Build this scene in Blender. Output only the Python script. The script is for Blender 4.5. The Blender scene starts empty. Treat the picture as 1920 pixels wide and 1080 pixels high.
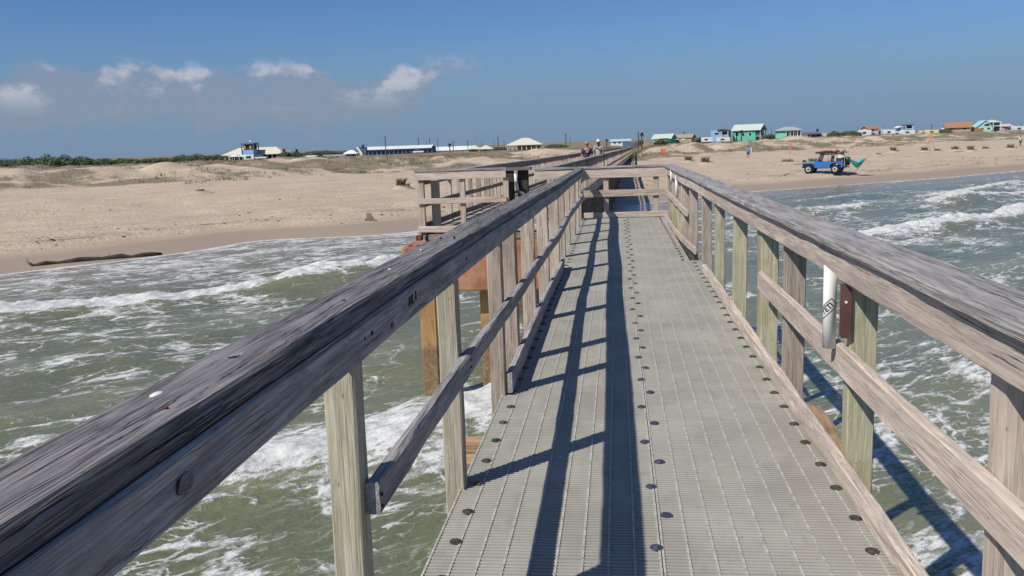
import bpy, bmesh, math, random
import numpy as np
from mathutils import Vector, Matrix, Euler

random.seed(7)
scene = bpy.context.scene
COL = scene.collection

# ------------------------------------------------------------------ camera
# world: X right across the walkway, Y along the walkway towards land, Z up, walkway deck at z = 0, sea at z = -3
SEA = -3.0
CAM_R = np.array([[0.99253, 0.01490, 0.12103], [0.11693, 0.16500, -0.97934], [-0.03454, 0.98618, 0.16203]])
EYE = 1.62
cam_data = bpy.data.cameras.new("camera")
cam = bpy.data.objects.new("camera", cam_data)
COL.objects.link(cam)
q = Matrix([list(r) for r in CAM_R]).to_quaternion()
cam.matrix_world = Matrix.Translation((0, 0, EYE)) @ q.to_matrix().to_4x4()
cam_data.sensor_width = 36.0
cam_data.lens = 36.0 * 1650 / 1920
cam_data.clip_start = 0.05
cam_data.clip_end = 6000
scene.camera = cam

# ------------------------------------------------------------------ sun, sky, exposure
TO_SUN = Vector((-0.66, -0.71, 1.0)).normalized()
SUN_EL = math.asin(TO_SUN.z)
SUN_ROT = math.atan2(TO_SUN.x, TO_SUN.y)
sun_data = bpy.data.lights.new("sun", 'SUN')
sun_data.energy = 4.7
sun_data.angle = math.radians(0.5)
sun_data.color = (1.0, 0.95, 0.86)
sun = bpy.data.objects.new("sun", sun_data)
sun.rotation_euler = TO_SUN.to_track_quat('Z', 'Y').to_euler()
sun.location = (-20, -20, 40)
COL.objects.link(sun)

world = bpy.data.worlds.new("World")
scene.world = world
world.use_nodes = True
wn, wl = world.node_tree.nodes, world.node_tree.links
wn.clear()


def wnode(t, **kw):
    n = wn.new(t)
    for k, v in kw.items():
        setattr(n, k, v)
    return n


def wmath(op, a, b=None, c=None):
    n = wn.new('ShaderNodeMath')
    n.operation = op
    for i, v in enumerate((a, b, c)):
        if v is None:
            continue
        if isinstance(v, (int, float)):
            n.inputs[i].default_value = v
        else:
            wl.new(v, n.inputs[i])
    return n.outputs[0]


def wmap(v, a, b, c=0.0, d=1.0):
    n = wn.new('ShaderNodeMapRange')
    n.interpolation_type = 'SMOOTHSTEP'
    wl.new(v, n.inputs[0])
    for i, val in enumerate((a, b, c, d)):
        n.inputs[i + 1].default_value = val
    return n.outputs[0]


w_out = wnode('ShaderNodeOutputWorld')
w_bg = wnode('ShaderNodeBackground')
w_sky = wnode('ShaderNodeTexSky', sky_type='NISHITA')
w_sky.sun_disc = False
w_sky.sun_elevation = SUN_EL
w_sky.sun_rotation = SUN_ROT
w_sky.altitude = 0
w_sky.air_density = 1.0
w_sky.dust_density = 0.6
w_sky.ozone_density = 2.2
w_tc = wnode('ShaderNodeTexCoord')
w_sep = wnode('ShaderNodeSeparateXYZ')
wl.new(w_tc.outputs['Generated'], w_sep.inputs[0])
dx, dy, dz = w_sep.outputs
az = wmath('ARCTAN2', dx, dy)
comb = wnode('ShaderNodeCombineXYZ')
wl.new(az, comb.inputs[0])
wl.new(wmath('MULTIPLY', dz, 1.35), comb.inputs[1])
cn = wnode('ShaderNodeTexNoise')
cn.inputs['Scale'].default_value = 14.0
cn.inputs['Detail'].default_value = 8.0
cn.inputs['Roughness'].default_value = 0.6
wl.new(comb.outputs[0], cn.inputs['Vector'])
big = wnode('ShaderNodeTexNoise')
big.inputs['Scale'].default_value = 3.4
big.inputs['Detail'].default_value = 2.0
wl.new(comb.outputs[0], big.inputs['Vector'])
# cumulus band low over the land, thicker towards the west (camera left)
west = wmap(wmath('MULTIPLY', dx, -1.0), 0.10, 0.40)
band_hi = wmath('MULTIPLY', wmap(dz, 0.020, 0.048), wmap(dz, 0.066, 0.100, 1.0, 0.0))
field = wmath('ADD', wmath('MULTIPLY', cn.outputs['Fac'], 0.8), wmath('MULTIPLY', big.outputs['Fac'], 0.35))
thr = wmath('ADD', field, wmath('MULTIPLY', wmath('MULTIPLY', wmath('ADD', west, 0.0), band_hi), 0.22))
cloud = wmath('MULTIPLY', wmap(thr, 0.635, 0.745), wmath('MULTIPLY', wmap(west, 0.0, 0.25), wmap(dz, 0.082, 0.104, 1.0, 0.0)))
# sunlit tops against grey bases: sample the density a little higher up
comb2 = wnode('ShaderNodeCombineXYZ')
wl.new(wmath('ADD', az, -0.02), comb2.inputs[0])
wl.new(wmath('ADD', wmath('MULTIPLY', dz, 1.35), 0.035), comb2.inputs[1])
cn2 = wnode('ShaderNodeTexNoise')
cn2.inputs['Scale'].default_value = 14.0
cn2.inputs['Detail'].default_value = 5.0
cn2.inputs['Roughness'].default_value = 0.5
wl.new(comb2.outputs[0], cn2.inputs['Vector'])
lit = wmap(wmath('SUBTRACT', cn.outputs['Fac'], cn2.outputs['Fac']), -0.01, 0.17)
lit = wmath('MULTIPLY', lit, wmap(dz, 0.036, 0.072))
c_mix = wnode('ShaderNodeMix', data_type='RGBA')
c_mix.inputs[6].default_value = (2.6, 2.95, 3.85, 1)
c_mix.inputs[7].default_value = (4.9, 5.1, 5.9, 1)
wl.new(lit, c_mix.inputs[0])
hzcol = wnode('ShaderNodeMix', data_type='RGBA')      # milky grey-blue air low over the whole horizon
hzcol.inputs[7].default_value = (1.95, 2.92, 4.25, 1)
wl.new(wmath('MULTIPLY', wmap(dz, 0.0, 0.15, 1.0, 0.0), 0.92), hzcol.inputs[0])
w_tint = wnode('ShaderNodeMix', data_type='RGBA', blend_type='MULTIPLY')
w_tint.inputs[0].default_value = 1.0
w_tint.inputs[7].default_value = (0.40, 0.60, 0.90, 1)
wl.new(w_sky.outputs[0], w_tint.inputs[6])
wl.new(w_tint.outputs[2], hzcol.inputs[6])
s_mix = wnode('ShaderNodeMix', data_type='RGBA')
wl.new(wmath('MULTIPLY', cloud, wmath('ADD', wmath('MULTIPLY', lit, 0.33), 0.60)), s_mix.inputs[0])
wl.new(hzcol.outputs[2], s_mix.inputs[6])
wl.new(c_mix.outputs[2], s_mix.inputs[7])
wl.new(s_mix.outputs[2], w_bg.inputs[0])
w_bg.inputs[1].default_value = 0.1
wl.new(w_bg.outputs[0], w_out.inputs[0])

scene.view_settings.view_transform = 'Standard'
scene.view_settings.look = 'None'
scene.view_settings.exposure = 0.0
scene.view_settings.gamma = 1.0
scene.view_settings.use_curve_mapping = False
scene.render.engine = 'CYCLES'
scene.cycles.max_bounces = 6
scene.cycles.diffuse_bounces = 3
scene.cycles.glossy_bounces = 3
scene.cycles.use_denoising = True


# ------------------------------------------------------------------ noise (numpy)
def _hash(ix, iy, seed):
    n = (ix.astype(np.int64) * 374761393 + iy.astype(np.int64) * 668265263 + seed * 974634777) & 0xFFFFFFFF
    n = ((n ^ (n >> 13)) * 1274126177) & 0xFFFFFFFF
    n = n ^ (n >> 16)
    return (n & 0xFFFF) / 65535.0


def vnoise(x, y, seed=0):
    x = np.asarray(x, float); y = np.asarray(y, float)
    xi = np.floor(x); yi = np.floor(y)
    fx = x - xi; fy = y - yi
    fx = fx * fx * fx * (fx * (fx * 6 - 15) + 10); fy = fy * fy * fy * (fy * (fy * 6 - 15) + 10)
    a = _hash(xi, yi, seed); b = _hash(xi + 1, yi, seed); c = _hash(xi, yi + 1, seed); d = _hash(xi + 1, yi + 1, seed)
    return (a + (b - a) * fx + (c - a) * fy + (a - b - c + d) * fx * fy) * 2 - 1


def fbm(x, y, seed=0, octs=4, gain=0.5):
    t = 0; a = 1.0; s = 0
    for o in range(octs):
        t = t + a * vnoise(x * 2 ** o + o * 17.3, y * 2 ** o - o * 9.1, seed + o)
        s += a; a *= gain
    return t / s


def sstep(a, b, x):
    t = np.clip((x - a) / (b - a), 0, 1)
    return t * t * (3 - 2 * t)


# ------------------------------------------------------------------ mesh helpers
class MB:
    def __init__(self):
        self.v = []; self.f = []

    def add(self, vs, fs):
        o = len(self.v)
        self.v += [tuple(p) for p in vs]
        self.f += [tuple(i + o for i in f) for f in fs]
        return self

    def box(self, x0, x1, y0, y1, z0, z1):
        return self.add([(x0, y0, z0), (x1, y0, z0), (x1, y1, z0), (x0, y1, z0), (x0, y0, z1), (x1, y0, z1), (x1, y1, z1), (x0, y1, z1)],
                        [(0, 3, 2, 1), (4, 5, 6, 7), (0, 1, 5, 4), (1, 2, 6, 5), (2, 3, 7, 6), (3, 0, 4, 7)])

    def tube(self, pts, rads, n=8, cap=True):
        pts = [Vector(p) for p in pts]
        if isinstance(rads, (int, float)):
            rads = [rads] * len(pts)
        rings = []
        vs = []
        for i, p in enumerate(pts):
            d = (pts[min(i + 1, len(pts) - 1)] - pts[max(i - 1, 0)]).normalized()
            a = d.orthogonal().normalized() if abs(d.z) < 0.9 else Vector((1, 0, 0)).cross(d).normalized()
            if abs(d.z) < 0.9:
                a = d.cross(Vector((0, 0, 1))).normalized()
            b = d.cross(a)
            for k in range(n):
                t = 2 * math.pi * k / n
                vs.append(p + (a * math.cos(t) + b * math.sin(t)) * rads[i])
        fs = []
        for i in range(len(pts) - 1):
            for k in range(n):
                k2 = (k + 1) % n
                fs.append((i * n + k, i * n + k2, (i + 1) * n + k2, (i + 1) * n + k))
        if cap:
            fs.append(tuple(range(n - 1, -1, -1)))
            fs.append(tuple((len(pts) - 1) * n + k for k in range(n)))
        return self.add(vs, fs)

    def bar(self, p0, p1, w, h):
        p0, p1 = Vector(p0), Vector(p1)
        d = (p1 - p0).normalized()
        s = d.cross(Vector((0, 0, 1)))
        s = Vector((1, 0, 0)) if s.length < 1e-4 else s.normalized()
        u = s.cross(d).normalized()
        vs = []
        for p in (p0, p1):
            for a, b in ((-1, -1), (1, -1), (1, 1), (-1, 1)):
                vs.append(p + s * a * w / 2 + u * b * h / 2)
        return self.add(vs, [(0, 3, 2, 1), (4, 5, 6, 7), (0, 1, 5, 4), (1, 2, 6, 5), (2, 3, 7, 6), (3, 0, 4, 7)])

    def ellipsoid(self, c, r, n=10, m=6):
        vs = [(c[0], c[1], c[2] + r[2])]
        for j in range(1, m):
            t = math.pi * j / m
            for k in range(n):
                p = 2 * math.pi * k / n
                vs.append((c[0] + r[0] * math.sin(t) * math.cos(p), c[1] + r[1] * math.sin(t) * math.sin(p), c[2] + r[2] * math.cos(t)))
        vs.append((c[0], c[1], c[2] - r[2]))
        fs = []
        for k in range(n):
            fs.append((0, 1 + k, 1 + (k + 1) % n))
            e = len(vs) - 1; o = 1 + (m - 2) * n
            fs.append((e, o + (k + 1) % n, o + k))
        for j in range(m - 2):
            for k in range(n):
                a = 1 + j * n + k; b = 1 + j * n + (k + 1) % n
                fs.append((a, a + n, b + n, b))
        return self.add(vs, fs)

    def prism(self, prof, y0, y1):
        """profile of (x, z) pairs extruded along y"""
        n = len(prof)
        vs = [(x, y0, z) for x, z in prof] + [(x, y1, z) for x, z in prof]
        fs = [tuple(range(n)), tuple(range(2 * n - 1, n - 1, -1))]
        for k in range(n):
            k2 = (k + 1) % n
            fs.append((k, k + n, k2 + n, k2))
        return self.add(vs, fs)

    def mesh(self, name, smooth=False):
        me = bpy.data.meshes.new(name)
        me.from_pydata(self.v, [], self.f)
        me.update()
        bm = bmesh.new(); bm.from_mesh(me)
        bmesh.ops.recalc_face_normals(bm, faces=bm.faces)
        bm.to_mesh(me); bm.free()
        if smooth:
            me.polygons.foreach_set('use_smooth', [True] * len(me.polygons))
        return me

    def build(self, name, mat, parent=None, smooth=False, world=False):
        return link(name, self.mesh(name, smooth), mat, parent, world)


def link(name, me, mat, parent=None, world=False):
    o = bpy.data.objects.new(name, me)
    if mat is not None and not me.materials:
        me.materials.append(mat)
    COL.objects.link(o)
    if parent is not None:
        o.parent = parent
        if world:                      # the mesh is in world coordinates: cancel the offset of all its parents
            loc = Vector()
            p = parent
            while p is not None:
                if p.type == 'EMPTY':
                    loc += p.location
                p = p.parent
            if parent.type == 'EMPTY':
                o.matrix_parent_inverse = Matrix.Translation(-loc)
    return o


def tag(o, label=None, cat=None, group=None, kind=None):
    for k, v in (('label', label), ('category', cat), ('group', group), ('kind', kind)):
        if v:
            o[k] = v
    return o


def empty(name, loc, rz=0.0, label=None, cat=None, group=None):
    o = bpy.data.objects.new(name, None)
    o.empty_display_size = 0.2
    o.location = loc
    o.rotation_euler = (0, 0, rz)
    COL.objects.link(o)
    return tag(o, label, cat, group)


def copy_tree(o, parent=None):
    c = o.copy()
    COL.objects.link(c)
    c.parent = parent
    for ch in list(o.children):
        copy_tree(ch, c)
    return c


def grid_mesh(name, X, Y, Z, mat, attrs=None):
    nr, nc = X.shape
    me = bpy.data.meshes.new(name)
    co = np.stack([X, Y, Z], -1).reshape(-1, 3).astype(np.float32)
    idx = np.arange(nr * nc).reshape(nr, nc)
    quads = np.stack([idx[:-1, :-1], idx[:-1, 1:], idx[1:, 1:], idx[1:, :-1]], -1).reshape(-1, 4)
    me.vertices.add(len(co)); me.vertices.foreach_set('co', co.ravel())
    me.loops.add(quads.size); me.loops.foreach_set('vertex_index', quads.ravel().astype(np.int32))
    me.polygons.add(len(quads))
    me.polygons.foreach_set('loop_start', np.arange(0, quads.size, 4, dtype=np.int32))
    me.polygons.foreach_set('use_smooth', np.ones(len(quads), dtype=bool))
    me.update(calc_edges=True)
    for k, a in (attrs or {}).items():
        at = me.attributes.new(k, 'FLOAT', 'POINT')
        at.data.foreach_set('value', a.ravel().astype(np.float32))
    return link(name, me, mat)


# ------------------------------------------------------------------ material helpers
class NT:
    def __init__(self, name):
        self.m = bpy.data.materials.new(name)
        self.m.use_nodes = True
        self.n = self.m.node_tree.nodes; self.l = self.m.node_tree.links
        self.bsdf = self.n['Principled BSDF']

    def node(self, t, **kw):
        n = self.n.new(t)
        for k, v in kw.items():
            setattr(n, k, v)
        return n

    def set(self, sock, v):
        if isinstance(v, bpy.types.NodeSocket):
            self.l.new(v, sock)
        else:
            sock.default_value = v

    def math(self, op, a, b=None, clamp=False):
        n = self.node('ShaderNodeMath', operation=op, use_clamp=clamp)
        self.set(n.inputs[0], a)
        if b is not None:
            self.set(n.inputs[1], b)
        return n.outputs[0]

    def ss(self, v, a, b, c=0.0, d=1.0):
        n = self.node('ShaderNodeMapRange', interpolation_type='SMOOTHSTEP')
        self.set(n.inputs[0], v)
        for i, x in enumerate((a, b, c, d)):
            self.set(n.inputs[i + 1], x)
        return n.outputs[0]

    def mix(self, f, a, b, mode='MIX'):
        n = self.node('ShaderNodeMix', data_type='RGBA', blend_type=mode)
        self.set(n.inputs[0], f)
        self.set(n.inputs[6], a if isinstance(a, bpy.types.NodeSocket) else (*a, 1))
        self.set(n.inputs[7], b if isinstance(b, bpy.types.NodeSocket) else (*b, 1))
        return n.outputs[2]

    def coord(self, scale=(1, 1, 1), rand=False, rot=(0, 0, 0)):
        tc = self.node('ShaderNodeTexCoord')
        mp = self.node('ShaderNodeMapping')
        mp.inputs['Scale'].default_value = scale
        mp.inputs['Rotation'].default_value = rot
        self.l.new(tc.outputs['Object'], mp.inputs[0])
        if not rand:
            return mp.outputs[0]
        oi = self.node('ShaderNodeObjectInfo')
        va = self.node('ShaderNodeVectorMath', operation='ADD')
        sc = self.node('ShaderNodeVectorMath', operation='SCALE')
        sc.inputs[0].default_value = (37.1, 91.7, 53.3)
        self.l.new(oi.outputs['Random'], sc.inputs['Scale'])
        self.l.new(mp.outputs[0], va.inputs[0]); self.l.new(sc.outputs[0], va.inputs[1])
        return va.outputs[0]

    def noise(self, vec, scale, detail=4.0, rough=0.55, dist=0.0):
        n = self.node('ShaderNodeTexNoise')
        self.l.new(vec, n.inputs['Vector'])
        n.inputs['Scale'].default_value = scale
        n.inputs['Detail'].default_value = detail
        n.inputs['Roughness'].default_value = rough
        n.inputs['Distortion'].default_value = dist
        return n.outputs['Fac']

    def bump(self, h, strength=0.4, dist=0.01, prev=None):
        n = self.node('ShaderNodeBump')
        n.inputs['Strength'].default_value = strength
        n.inputs['Distance'].default_value = dist
        self.l.new(h, n.inputs['Height'])
        if prev is not None:
            self.l.new(prev, n.inputs['Normal'])
        return n.outputs[0]

    def out(self, color=None, rough=None, normal=None, spec=None, metal=None):
        if color is not None:
            self.set(self.bsdf.inputs['Base Color'], color if isinstance(color, bpy.types.NodeSocket) else (*color, 1))
        if rough is not None:
            self.set(self.bsdf.inputs['Roughness'], rough)
        if normal is not None:
            self.l.new(normal, self.bsdf.inputs['Normal'])
        if spec is not None:
            self.set(self.bsdf.inputs['Specular IOR Level'], spec)
        if metal is not None:
            self.set(self.bsdf.inputs['Metallic'], metal)
        return self.m


def wood(name, axis, dark, light, crack=0.5, tint=None, tint_amt=0.0, grain=1.0, vary=0.3, knots=True, rings=0.5):
    """weathered timber with the grain along axis 0, 1 or 2: fine fibres, growth-ring bands that wander, short drying checks, flecks, stains"""
    t = NT(name)

    def warped(along, amt, freq):
        # stretch along the board and let the fibres wander sideways
        sc = [1.0, 1.0, 1.0]; sc[axis] = 0.35
        wv = t.coord(tuple(sc), rand=True)
        nz = t.node('ShaderNodeTexNoise'); nz.inputs['Scale'].default_value = freq; nz.inputs['Detail'].default_value = 2
        t.l.new(wv, nz.inputs['Vector'])
        sub = t.node('ShaderNodeVectorMath', operation='SUBTRACT'); t.l.new(nz.outputs['Color'], sub.inputs[0]); sub.inputs[1].default_value = (0.5, 0.5, 0.5)
        scn = t.node('ShaderNodeVectorMath', operation='SCALE'); scn.inputs['Scale'].default_value = amt; t.l.new(sub.outputs[0], scn.inputs[0])
        s2 = [1.0, 1.0, 1.0]; s2[axis] = along
        base = t.coord(tuple(s2), rand=True)
        ad = t.node('ShaderNodeVectorMath', operation='ADD'); t.l.new(base, ad.inputs[0]); t.l.new(scn.outputs[0], ad.inputs[1])
        return ad.outputs[0]
    va = warped(0.020, 0.012, 3.0)
    vb = warped(0.09, 0.05, 3.0)
    fine = t.noise(va, 430 * grain, 3, 0.6)
    mid = t.noise(va, 150 * grain, 4, 0.6)
    ring = t.noise(vb, 6.5 * grain, 1.0, 0.4)
    saw = t.math('FRACT', t.math('MULTIPLY', ring, 15.0))
    ringb = t.math('POWER', saw, 2.5)
    low = t.noise(t.coord((1, 1, 1), rand=True), 3.0, 5, 0.65)
    f = t.math('ADD', t.math('MULTIPLY', t.ss(fine, 0.25, 0.75), 0.40), t.math('MULTIPLY', t.ss(mid, 0.30, 0.70), 0.60))
    f = t.math('SUBTRACT', f, t.math('MULTIPLY', ringb, 0.45 * rings))
    f = t.math('ADD', f, t.math('MULTIPLY', t.math('SUBTRACT', low, 0.5), 0.55))
    col = t.mix(t.ss(f, 0.02, 0.95), dark, light)
    if tint:
        col = t.mix(t.math('MULTIPLY', t.ss(low, 0.46, 0.6), tint_amt), col, tint)
    oi = t.node('ShaderNodeObjectInfo')
    hv = t.math('ADD', t.math('MULTIPLY', oi.outputs['Random'], vary), 1.0 - vary / 2)
    vcol = t.node('ShaderNodeCombineColor')
    for i in range(3):
        t.l.new(hv, vcol.inputs[i])
    col = t.mix(1.0, col, vcol.outputs[0], 'MULTIPLY')
    # drying checks: thin dark lines broken up along their length
    def check(vec, sc_, w0, w1, gate):
        ck = t.noise(vec, sc_ * grain, 2, 0.5)
        c_ = t.math('SUBTRACT', 1.0, t.ss(t.math('ABSOLUTE', t.math('SUBTRACT', ck, 0.5)), w0, w1))
        return t.math('MULTIPLY', c_, t.ss(t.noise(vb, gate, 3, 0.6), 0.45, 0.56))
    crk = t.math('MAXIMUM', check(va, 92, 0.010, 0.045, 11), t.math('MULTIPLY', check(va, 240, 0.02, 0.09, 23), 0.6))
    crk = t.math('MULTIPLY', crk, crack)
    col = t.mix(crk, col, tuple(c * 0.18 for c in dark))
    fl = t.math('MULTIPLY', t.ss(t.noise(t.coord((1, 1, 1), rand=True), 55, 4, 0.7), 0.66, 0.74), 0.5 * crack)
    col = t.mix(fl, col, tuple(c * 0.5 for c in dark))
    h = t.math('SUBTRACT', t.math('ADD', t.math('MULTIPLY', mid, 0.8), t.math('MULTIPLY', fine, 0.4)), t.math('ADD', t.math('MULTIPLY', crk, 1.6), t.math('MULTIPLY', ringb, 0.25 * rings)))
    if knots:
        kv = t.node('ShaderNodeTexVoronoi')
        ks = [5.0, 5.0, 5.0]; ks[axis] = 2.4
        t.l.new(t.coord(tuple(ks), rand=True), kv.inputs['Vector'])
        kd = t.ss(kv.outputs['Distance'], 0.03, 0.13, 1.0, 0.0)
        col = t.mix(t.math('MULTIPLY', kd, 0.75), col, tuple(c * 0.5 * k for c, k in zip(dark, (1.15, 0.9, 0.75))))
    n = t.bump(h, 0.8, 0.0022)
    return t.out(col, 0.88, n, 0.2)


def plain(name, col, rough=0.7, var=0.12, scale=6.0, metal=0.0, spec=0.4):
    t = NT(name)
    n = t.noise(t.coord(rand=True), scale, 4, 0.6)
    lo = tuple(c * (1 - var) for c in col); hi = tuple(min(1, c * (1 + var)) for c in col)
    return t.out(t.mix(t.ss(n, 0.3, 0.7), lo, hi), rough, t.bump(n, 0.1, 0.01), spec, metal)


M = {}
M['cap'] = [wood('wood_weathered_grey_%d' % a, a, (0.145, 0.137, 0.137), (0.30, 0.285, 0.28), 0.65, (0.18, 0.168, 0.168), 0.4, vary=0.15, rings=0.35) for a in (0, 1, 2)]
M['capr'] = [wood('wood_weathered_brown_grey_%d' % a, a, (0.285, 0.265, 0.25), (0.49, 0.46, 0.435), 0.65, (0.31, 0.285, 0.265), 0.5, vary=0.15, rings=0.3) for a in (0, 1, 2)]
M['capf'] = [wood('wood_grey_side_board_%d' % a, a, (0.28, 0.262, 0.258), (0.53, 0.50, 0.475), 0.5, (0.27, 0.25, 0.25), 0.5, vary=0.15, rings=0.4) for a in (0, 1, 2)]
M['rail'] = [wood('wood_rail_board_%d' % a, a, (0.49, 0.405, 0.335), (0.67, 0.565, 0.47), 0.4, (0.50, 0.41, 0.35), 0.5, vary=0.2) for a in (0, 1, 2)]
M['post'] = [wood('wood_post_pale_%d' % a, a, (0.38, 0.345, 0.26), (0.55, 0.51, 0.405), 0.35, (0.44, 0.37, 0.25), 0.4, vary=0.2) for a in (0, 1, 2)]
M['postg'] = [wood('wood_post_green_%d' % a, a, (0.41, 0.385, 0.255), (0.58, 0.55, 0.395), 0.35, (0.36, 0.31, 0.18), 0.5, vary=0.2) for a in (0, 1, 2)]
M['posto'] = [wood('wood_post_old_%d' % a, a, (0.37, 0.295, 0.235), (0.58, 0.485, 0.40), 0.5, (0.38, 0.33, 0.27), 0.5, vary=0.35) for a in (0, 1, 2)]
M['pier'] = [wood('wood_pier_%d' % a, a, (0.20, 0.15, 0.12), (0.44, 0.36, 0.30), 0.5, (0.30, 0.26, 0.22), 0.5, vary=0.35) for a in (0, 1, 2)]
M['dark'] = [wood('wood_dark_%d' % a, a, (0.03, 0.028, 0.024), (0.11, 0.10, 0.085), 0.6, vary=0.3) for a in (0, 1, 2)]
M['cross'] = [wood('wood_cross_beam_%d' % a, a, (0.30, 0.19, 0.11), (0.55, 0.38, 0.235), 0.3, vary=0.2) for a in (0, 1, 2)]
M['white'] = plain('white_plastic', (0.78, 0.78, 0.76), 0.35, 0.05)
M['black'] = plain('black_print', (0.02, 0.02, 0.022), 0.6)
M['brown_metal'] = plain('brown_paint', (0.115, 0.05, 0.042), 0.6, 0.2)


def mat_grate():
    t = NT('fibreglass_grating')
    v = t.coord()
    grit = t.noise(v, 260, 3, 0.7)
    low = t.noise(v, 1.6, 5, 0.65)
    spots = t.noise(t.coord((1, 1, 1)), 14, 5, 0.75)
    col = t.mix(t.ss(low, 0.3, 0.7), (0.33, 0.315, 0.27), (0.43, 0.415, 0.36))
    col = t.mix(t.ss(grit, 0.35, 0.7), t.mix(0.14, col, (0.2, 0.2, 0.17)), col)
    col = t.mix(t.math('MULTIPLY', t.ss(spots, 0.63, 0.72), 0.8), col, (0.15, 0.10, 0.075))
    drift = t.noise(t.coord((1, 0.5, 1)), 0.9, 6, 0.7)
    col = t.mix(t.math('MULTIPLY', t.ss(drift, 0.48, 0.66), 0.45), col, (0.30, 0.285, 0.25))
    col = t.mix(t.math('MULTIPLY', t.ss(drift, 0.46, 0.34), 0.3), col, (0.50, 0.47, 0.39))
    scuff = t.noise(t.coord((1, 0.25, 1)), 9, 5, 0.7)
    col = t.mix(t.math('MULTIPLY', t.ss(scuff, 0.52, 0.68), 0.5), col, (0.29, 0.265, 0.235))
    return t.out(col, 0.8, t.bump(grit, 0.5, 0.002), 0.25)


M['grate'] = mat_grate()
M['rib'] = plain('grating_rib', (0.40, 0.385, 0.34), 0.75, 0.25, 30)
M['bolt'] = plain('galvanised_bolt_brown', (0.085, 0.068, 0.058), 0.5, 0.35, 40, 0.3)
M['bolt_blue'] = plain('galvanised_bolt_blue', (0.10, 0.10, 0.135), 0.42, 0.3, 40, 0.5)


def mat_concrete(name, a, b, stain):
    t = NT(name)
    n = t.noise(t.coord(rand=True), 2.2, 6, 0.65)
    n2 = t.noise(t.coord((1, 1, 0.2)), 7, 5, 0.7)
    col = t.mix(t.ss(n, 0.35, 0.65), a, b)
    col = t.mix(t.math('MULTIPLY', t.ss(n2, 0.48, 0.68), 0.8), col, stain)
    # barnacles and wet growth in the tide zone of the pile itself
    tc = t.node('ShaderNodeTexCoord'); sp = t.node('ShaderNodeSeparateXYZ')
    t.l.new(tc.outputs['Object'], sp.inputs[0])
    tide = t.ss(t.math('ADD', sp.outputs[2], t.math('MULTIPLY', n, 0.5)), -1.85, -1.65, 1.0, 0.0)
    barn = t.noise(t.coord(), 11, 6, 0.75, 0.4)
    grow = t.mix(t.ss(barn, 0.45, 0.62), (0.115, 0.078, 0.045), (0.25, 0.185, 0.115))
    col = t.mix(t.math('MULTIPLY', tide, 0.75), col, grow)
    return t.out(col, 0.85, t.bump(t.math('ADD', n2, barn), 0.4, 0.02), 0.3)


M['orange'] = mat_concrete('rusty_concrete_cap', (0.30, 0.125, 0.065), (0.42, 0.22, 0.135), (0.17, 0.065, 0.035))
M['yellow'] = mat_concrete('ochre_concrete_pile', (0.33, 0.185, 0.07), (0.40, 0.245, 0.105), (0.20, 0.105, 0.05))
M['cgrey'] = mat_concrete('dark_concrete_pile', (0.17, 0.13, 0.10), (0.28, 0.22, 0.17), (0.10, 0.07, 0.05))

# ------------------------------------------------------------------ shore geometry
# u runs along the shore, v inland; both in metres from the camera's foot
CU, SU = 0.72, 0.694
_ku = np.array([-300, -60, -20, 4.7, 11.3, 14, 17.4, 20, 23.1, 27, 40, 58.9, 67.4, 81, 97.4, 140, 400.0])
_kv = np.array([43, 42, 40.5, 41.6, 42.6, 43.6, 45.6, 43.8, 41.8, 42.6, 44.5, 46.6, 45.0, 42.6, 41.6, 40, 40])


def uv(x, y):
    return CU * x + SU * y, -SU * x + CU * y


def vshore(u):
    return (np.interp(u, _ku, _kv) + np.interp(u - 0.9, _ku, _kv) + np.interp(u + 0.9, _ku, _kv)) / 3


def shore_s(x, y):
    u, v = uv(x, y)
    return v - vshore(u)


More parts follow.
